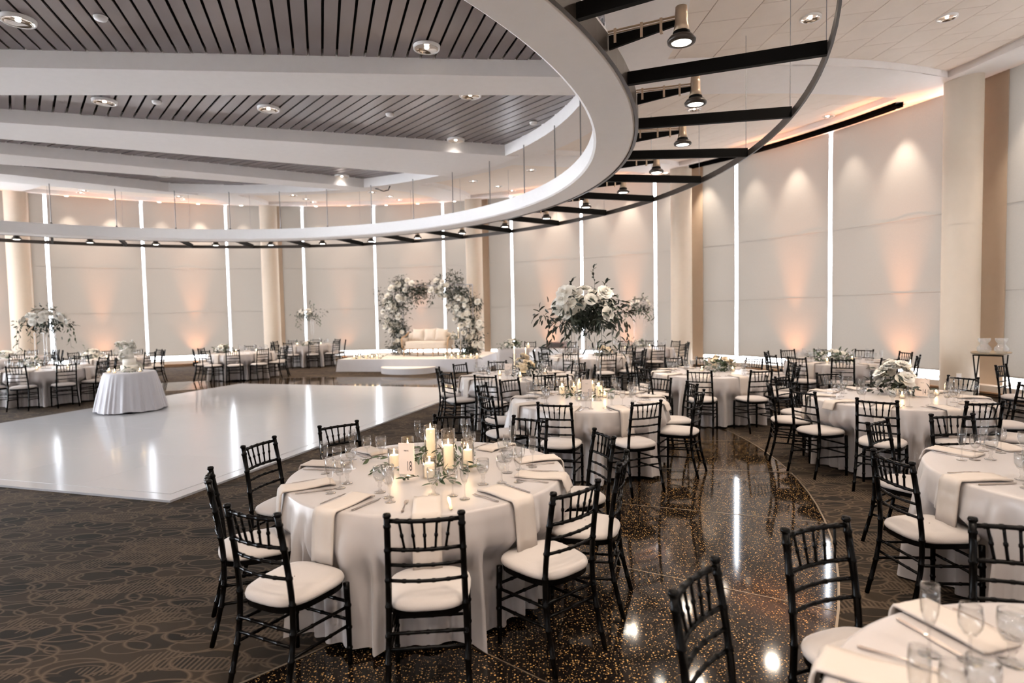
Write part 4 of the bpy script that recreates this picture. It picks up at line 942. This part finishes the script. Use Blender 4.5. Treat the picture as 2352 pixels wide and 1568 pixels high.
bl_pts = [(912, 668, 14), (895, 690, 12), (905, 712, 12), (897, 735, 12), (908, 752, 10), (915, 775, 6), (915, 790, 4), (935, 655, 8), (1003, 668, 8), (1020, 655, 8), (1032, 670, 8), (1042, 685, 6), (1048, 705, 8), (1062, 695, 6), (1065, 722, 12), (1075, 738, 10), (1085, 755, 10), (1078, 775, 8), (1090, 785, 6), (1096, 770, 5), (1070, 712, 6)]
k = 0
for x, y, n in bl_pts:
    for i in range(max(2, int(n * .62))):
        u, z = ap(x + r.gauss(0, 10), y + r.gauss(0, 10)); put(ROSE_W[k % 2], arch, (u, -.12 + r.uniform(-.16, .06), max(.08, z)), (r.uniform(-.4, .4), -1, r.uniform(-.1, .7)), r.uniform(1.4, 2.3), 'blossom', r.uniform(0, 6)); k += 1
lp = []
for x, y, n in bl_pts + [(920, 700, 20), (918, 740, 20), (922, 770, 14), (925, 800, 18), (905, 800, 12), (945, 668, 16), (960, 668, 16), (972, 675, 8), (985, 672, 6), (955, 685, 8), (1045, 660, 14), (1060, 670, 18), (1078, 690, 14), (1090, 700, 8), (1075, 800, 18), (1085, 805, 18), (1062, 808, 12), (920, 645, 8), (1040, 645, 8), (1085, 730, 8)]:
    for i in range(max(3, n // 2)):
        u, z = ap(x + r.gauss(0, 8), y + r.gauss(0, 8)); lp.append((u, r.uniform(-.16, .12), max(.05, z)))
link('foliage', leafcloud(lp, 6500, 31, .10, (.9, 1.7), leafd, droop=.3), arch)['kind'] = 'stuff'
# candles and greens on the stage edge
for nm, u, v, n, lb in (('a', .95, .35, 5, 'candles and greens along the stage edge by the arch foot'), ('b', 4.05, .30, 6, 'candles and greens at the stage corner below the arch')):
    t = thing('floor_greens', lb, 'greenery', sp(u, v), rz)
    link('foliage', leafcloud([(x * .12 - .5, 0, .05) for x in range(9)], 160, 5 + n, .06, (.8, 1.5), leafm), t)['kind'] = 'stuff'
    for i in range(n): candle(sp(u - .5 + i * .2, v + r.uniform(-.22, -.12)), .05, .11 + .04 * (i % 3), .07 + .03 * (i % 3), 'the stage edge', power=.8)
t = thing('side_table', 'small round drinks table with flowers beside the settee', 'table', sp(3.52, 1.40), 0)
link('table_top', MB().lathe([(.001, .55), (.2, .55), (.2, .57), (.001, .57)], 24).mesh('table_top', acrylic), t)
for a in range(3): link('table_leg', MB().tube([(.15 * math.cos(a * 2.1), .15 * math.sin(a * 2.1), 0), (.15 * math.cos(a * 2.1), .15 * math.sin(a * 2.1), .55)], .008, 6).mesh('table_leg', brassy), t)
lowarr(sp(3.45, 1.37, SH + .572), 'small white posy on the drinks table beside the settee', 42, 7, .30, .18, ROSE_W, 60)
taper(sp(3.59, 1.45, SH + .572), .32, 'the drinks table beside the settee')
# ================================================================== GIFT / AUDIO TABLES
def boxcloth(w_, d_, h, seed):
    r = random.Random(seed); per = superell(w_ / 2, w_ / 2, -d_ / 2, d_ / 2, 120, 7); rows = [[(x * q, y * q, h) for x, y in per] for q in (.01, .6, .985)]
    ph = r.uniform(0, 6)
    for i in range(8):
        d = i / 7; rows.append([(x * (1 + (.03 + .012 * math.sin(k * .55 + ph) + .012 * math.sin(k * 1.1 + ph * 2)) * 1.6 * d), y * (1 + (.05 + .02 * math.sin(k * .55 + ph)) * 1.6 * d), h - .01 - (h - .022) * d) for k, (x, y) in enumerate(per)])
    return MB().quadgrid(rows, True).mesh('tablecloth', clothm, True)
g1 = Vector((0.10, 17.15)); g2 = Vector((1.25, 16.55))
t = thing('gift_table', 'narrow table in an ivory cloth with flowers drooping over its edge', 'table', (g1.x, g1.y, 0), -.3); link('tablecloth', boxcloth(.95, .75, .78, 1), t)
t = thing('audio_table', 'ivory-clothed table carrying the brown audio unit', 'table', (g2.x, g2.y, 0), -.75); link('tablecloth', boxcloth(1.15, .75, .80, 2), t)
t = thing('audio_unit', 'brown boxy audio unit with a black keypad on the clothed table', 'audio unit', (g2.x - .12, g2.y - .05, .803), -.35)
link('case', MB().box((.1, 0, .085), (.5, .34, .15)).mesh('case', mat('unit_case', (.16, .085, .065), .5)), t); link('front_grille', MB().box((.1, -.175, .085), (.44, .012, .11)).mesh('front_grille', plastic), t); link('keypad', MB().box((-.26, -.12, .02), (.2, .16, .03)).mesh('keypad', blackm), t)
for x in (-.1, .3): link('foot', MB().lathe([(.001, 0), (.02, 0), (.02, .012), (.001, .012)], 10, (x, 0, 0)).mesh('foot', blackm), t)
p = at_z(1185, 802, .78); p = Vector((g1.x - .12, g1.y - .12, .783))
lowarr(p, 'white roses and loose greenery drooping over the corner of the ivory gift table', 43, 18, .62, .26, ROSE_W, 220)
for i, (b, f) in enumerate((((.55, 18.1), -100), ((1.75, 17.6), -130))): chair(b, f, 'the brown audio unit table')
candle(Vector((g1.x + .36, g1.y - .2, .783)), .05, .16, .1, 'the ivory gift table')
# ================================================================== TRAY STANDS
jar = [('jar_glass', MB().lathe([(.001, .0), (.07, .0), (.105, .05), (.105, .09), (.06, .15), (.05, .17), (.085, .21), (.095, .26), (.092, .26), (.082, .212), (.047, .17), (.057, .15), (.10, .09), (.10, .05), (.068, .006), (.001, .006)], 24).mesh('jar_glass', acrylic, True))]
def tray(c, rz, lb):
    t = thing('tray_stand', lb, 'tray stand', (c[0], c[1], 0), rz)
    link('tray', MB().lathe([(.001, .93), (.33, .93), (.36, .955), (.355, .958), (.325, .938), (.001, .938)], 36).mesh('tray', mat('tray_' + str(int(c[1] * 10)), (.26, .20, .13), .5), True), t).scale = (1.1, .8, 1)
    for y in (-.20, .20):
        for s in (-1, 1): link('leg', MB().tube([(s * .27, y, .0), (-s * .27, y + .0, .91)], .011, 6).mesh('leg', blackm), t)
    for s in (-1, 1):
        link('top_bar', MB().tube([(s * .27, -.21, .915), (s * .27, .21, .915)], .012, 6).mesh('top_bar', blackm), t)
        link('brace', MB().tube([(s * .15, -.20, .20), (s * .15, .20, .20)], .008, 6).mesh('brace', blackm), t)
tc_ = (8.30, 10.35); tray(tc_, .75, 'folding black tray stand with a brown oval tray holding two glass jars')
for i, (dx, dy) in enumerate(((-.07, .06), (.12, -.08))): inst('glass_jar', 'clear hourglass-shaped glass jar on the oval tray', 'jar', jar, (tc_[0] + dx, tc_[1] + dy, .94), 0, 'glass jars on the oval tray')
tray((8.75, 9.35), .75, 'folding black tray stand with an empty brown tray by the end blind')
# ================================================================== UPLIGHTS
upl = [('case', MB().prism([(-.09, -.09), (.09, -.09), (.09, .09), (-.09, .09)], .02, .17).mesh('case', blackm)), ('lens', MB().lathe([(.001, .176), (.07, .174), (.078, .17)], 20).mesh('lens', emitmat('orange_lens', (1.0, .38, .12), 2), True)),
       ('foot', MB().box((0, 0, .01), (.2, .14, .02)).mesh('foot', blackm))]
for a, e in ((122.5, .8), (111.8, 1.0), (91.6, .45), (80.6, .8), (61.1, 1.0), (50.0, 1.1), (29.7, 1.1), (19.4, 1.1), (133.5, .5), *[(-am_, .9) for am_ in (2.5, 33, 22, 63, 52, 93, 83, 123, 112, 153, 143)]):
    p = pol(15.50, a, 0)
    t = inst('uplight', 'small black floor uplight throwing orange light up a blind', 'uplight', upl, p, R_(a), 'orange uplights along the blinds')
    o = Vector((math.cos(R_(a)), math.sin(R_(a)), 0))
    lamp('SPOT', 'uplight_beam', (0, 0, .19), E_UP * e, ORANGE, t, .05, 32, 1.0, Vector((.015, 0, 1)))
    if a > 0: lamp('SPOT', 'uplight_spill', (.02, 0, .19), E_UP * .09 * e, ORANGE, t, .05, 80, 1.0, Vector((.22, 0, 1)))
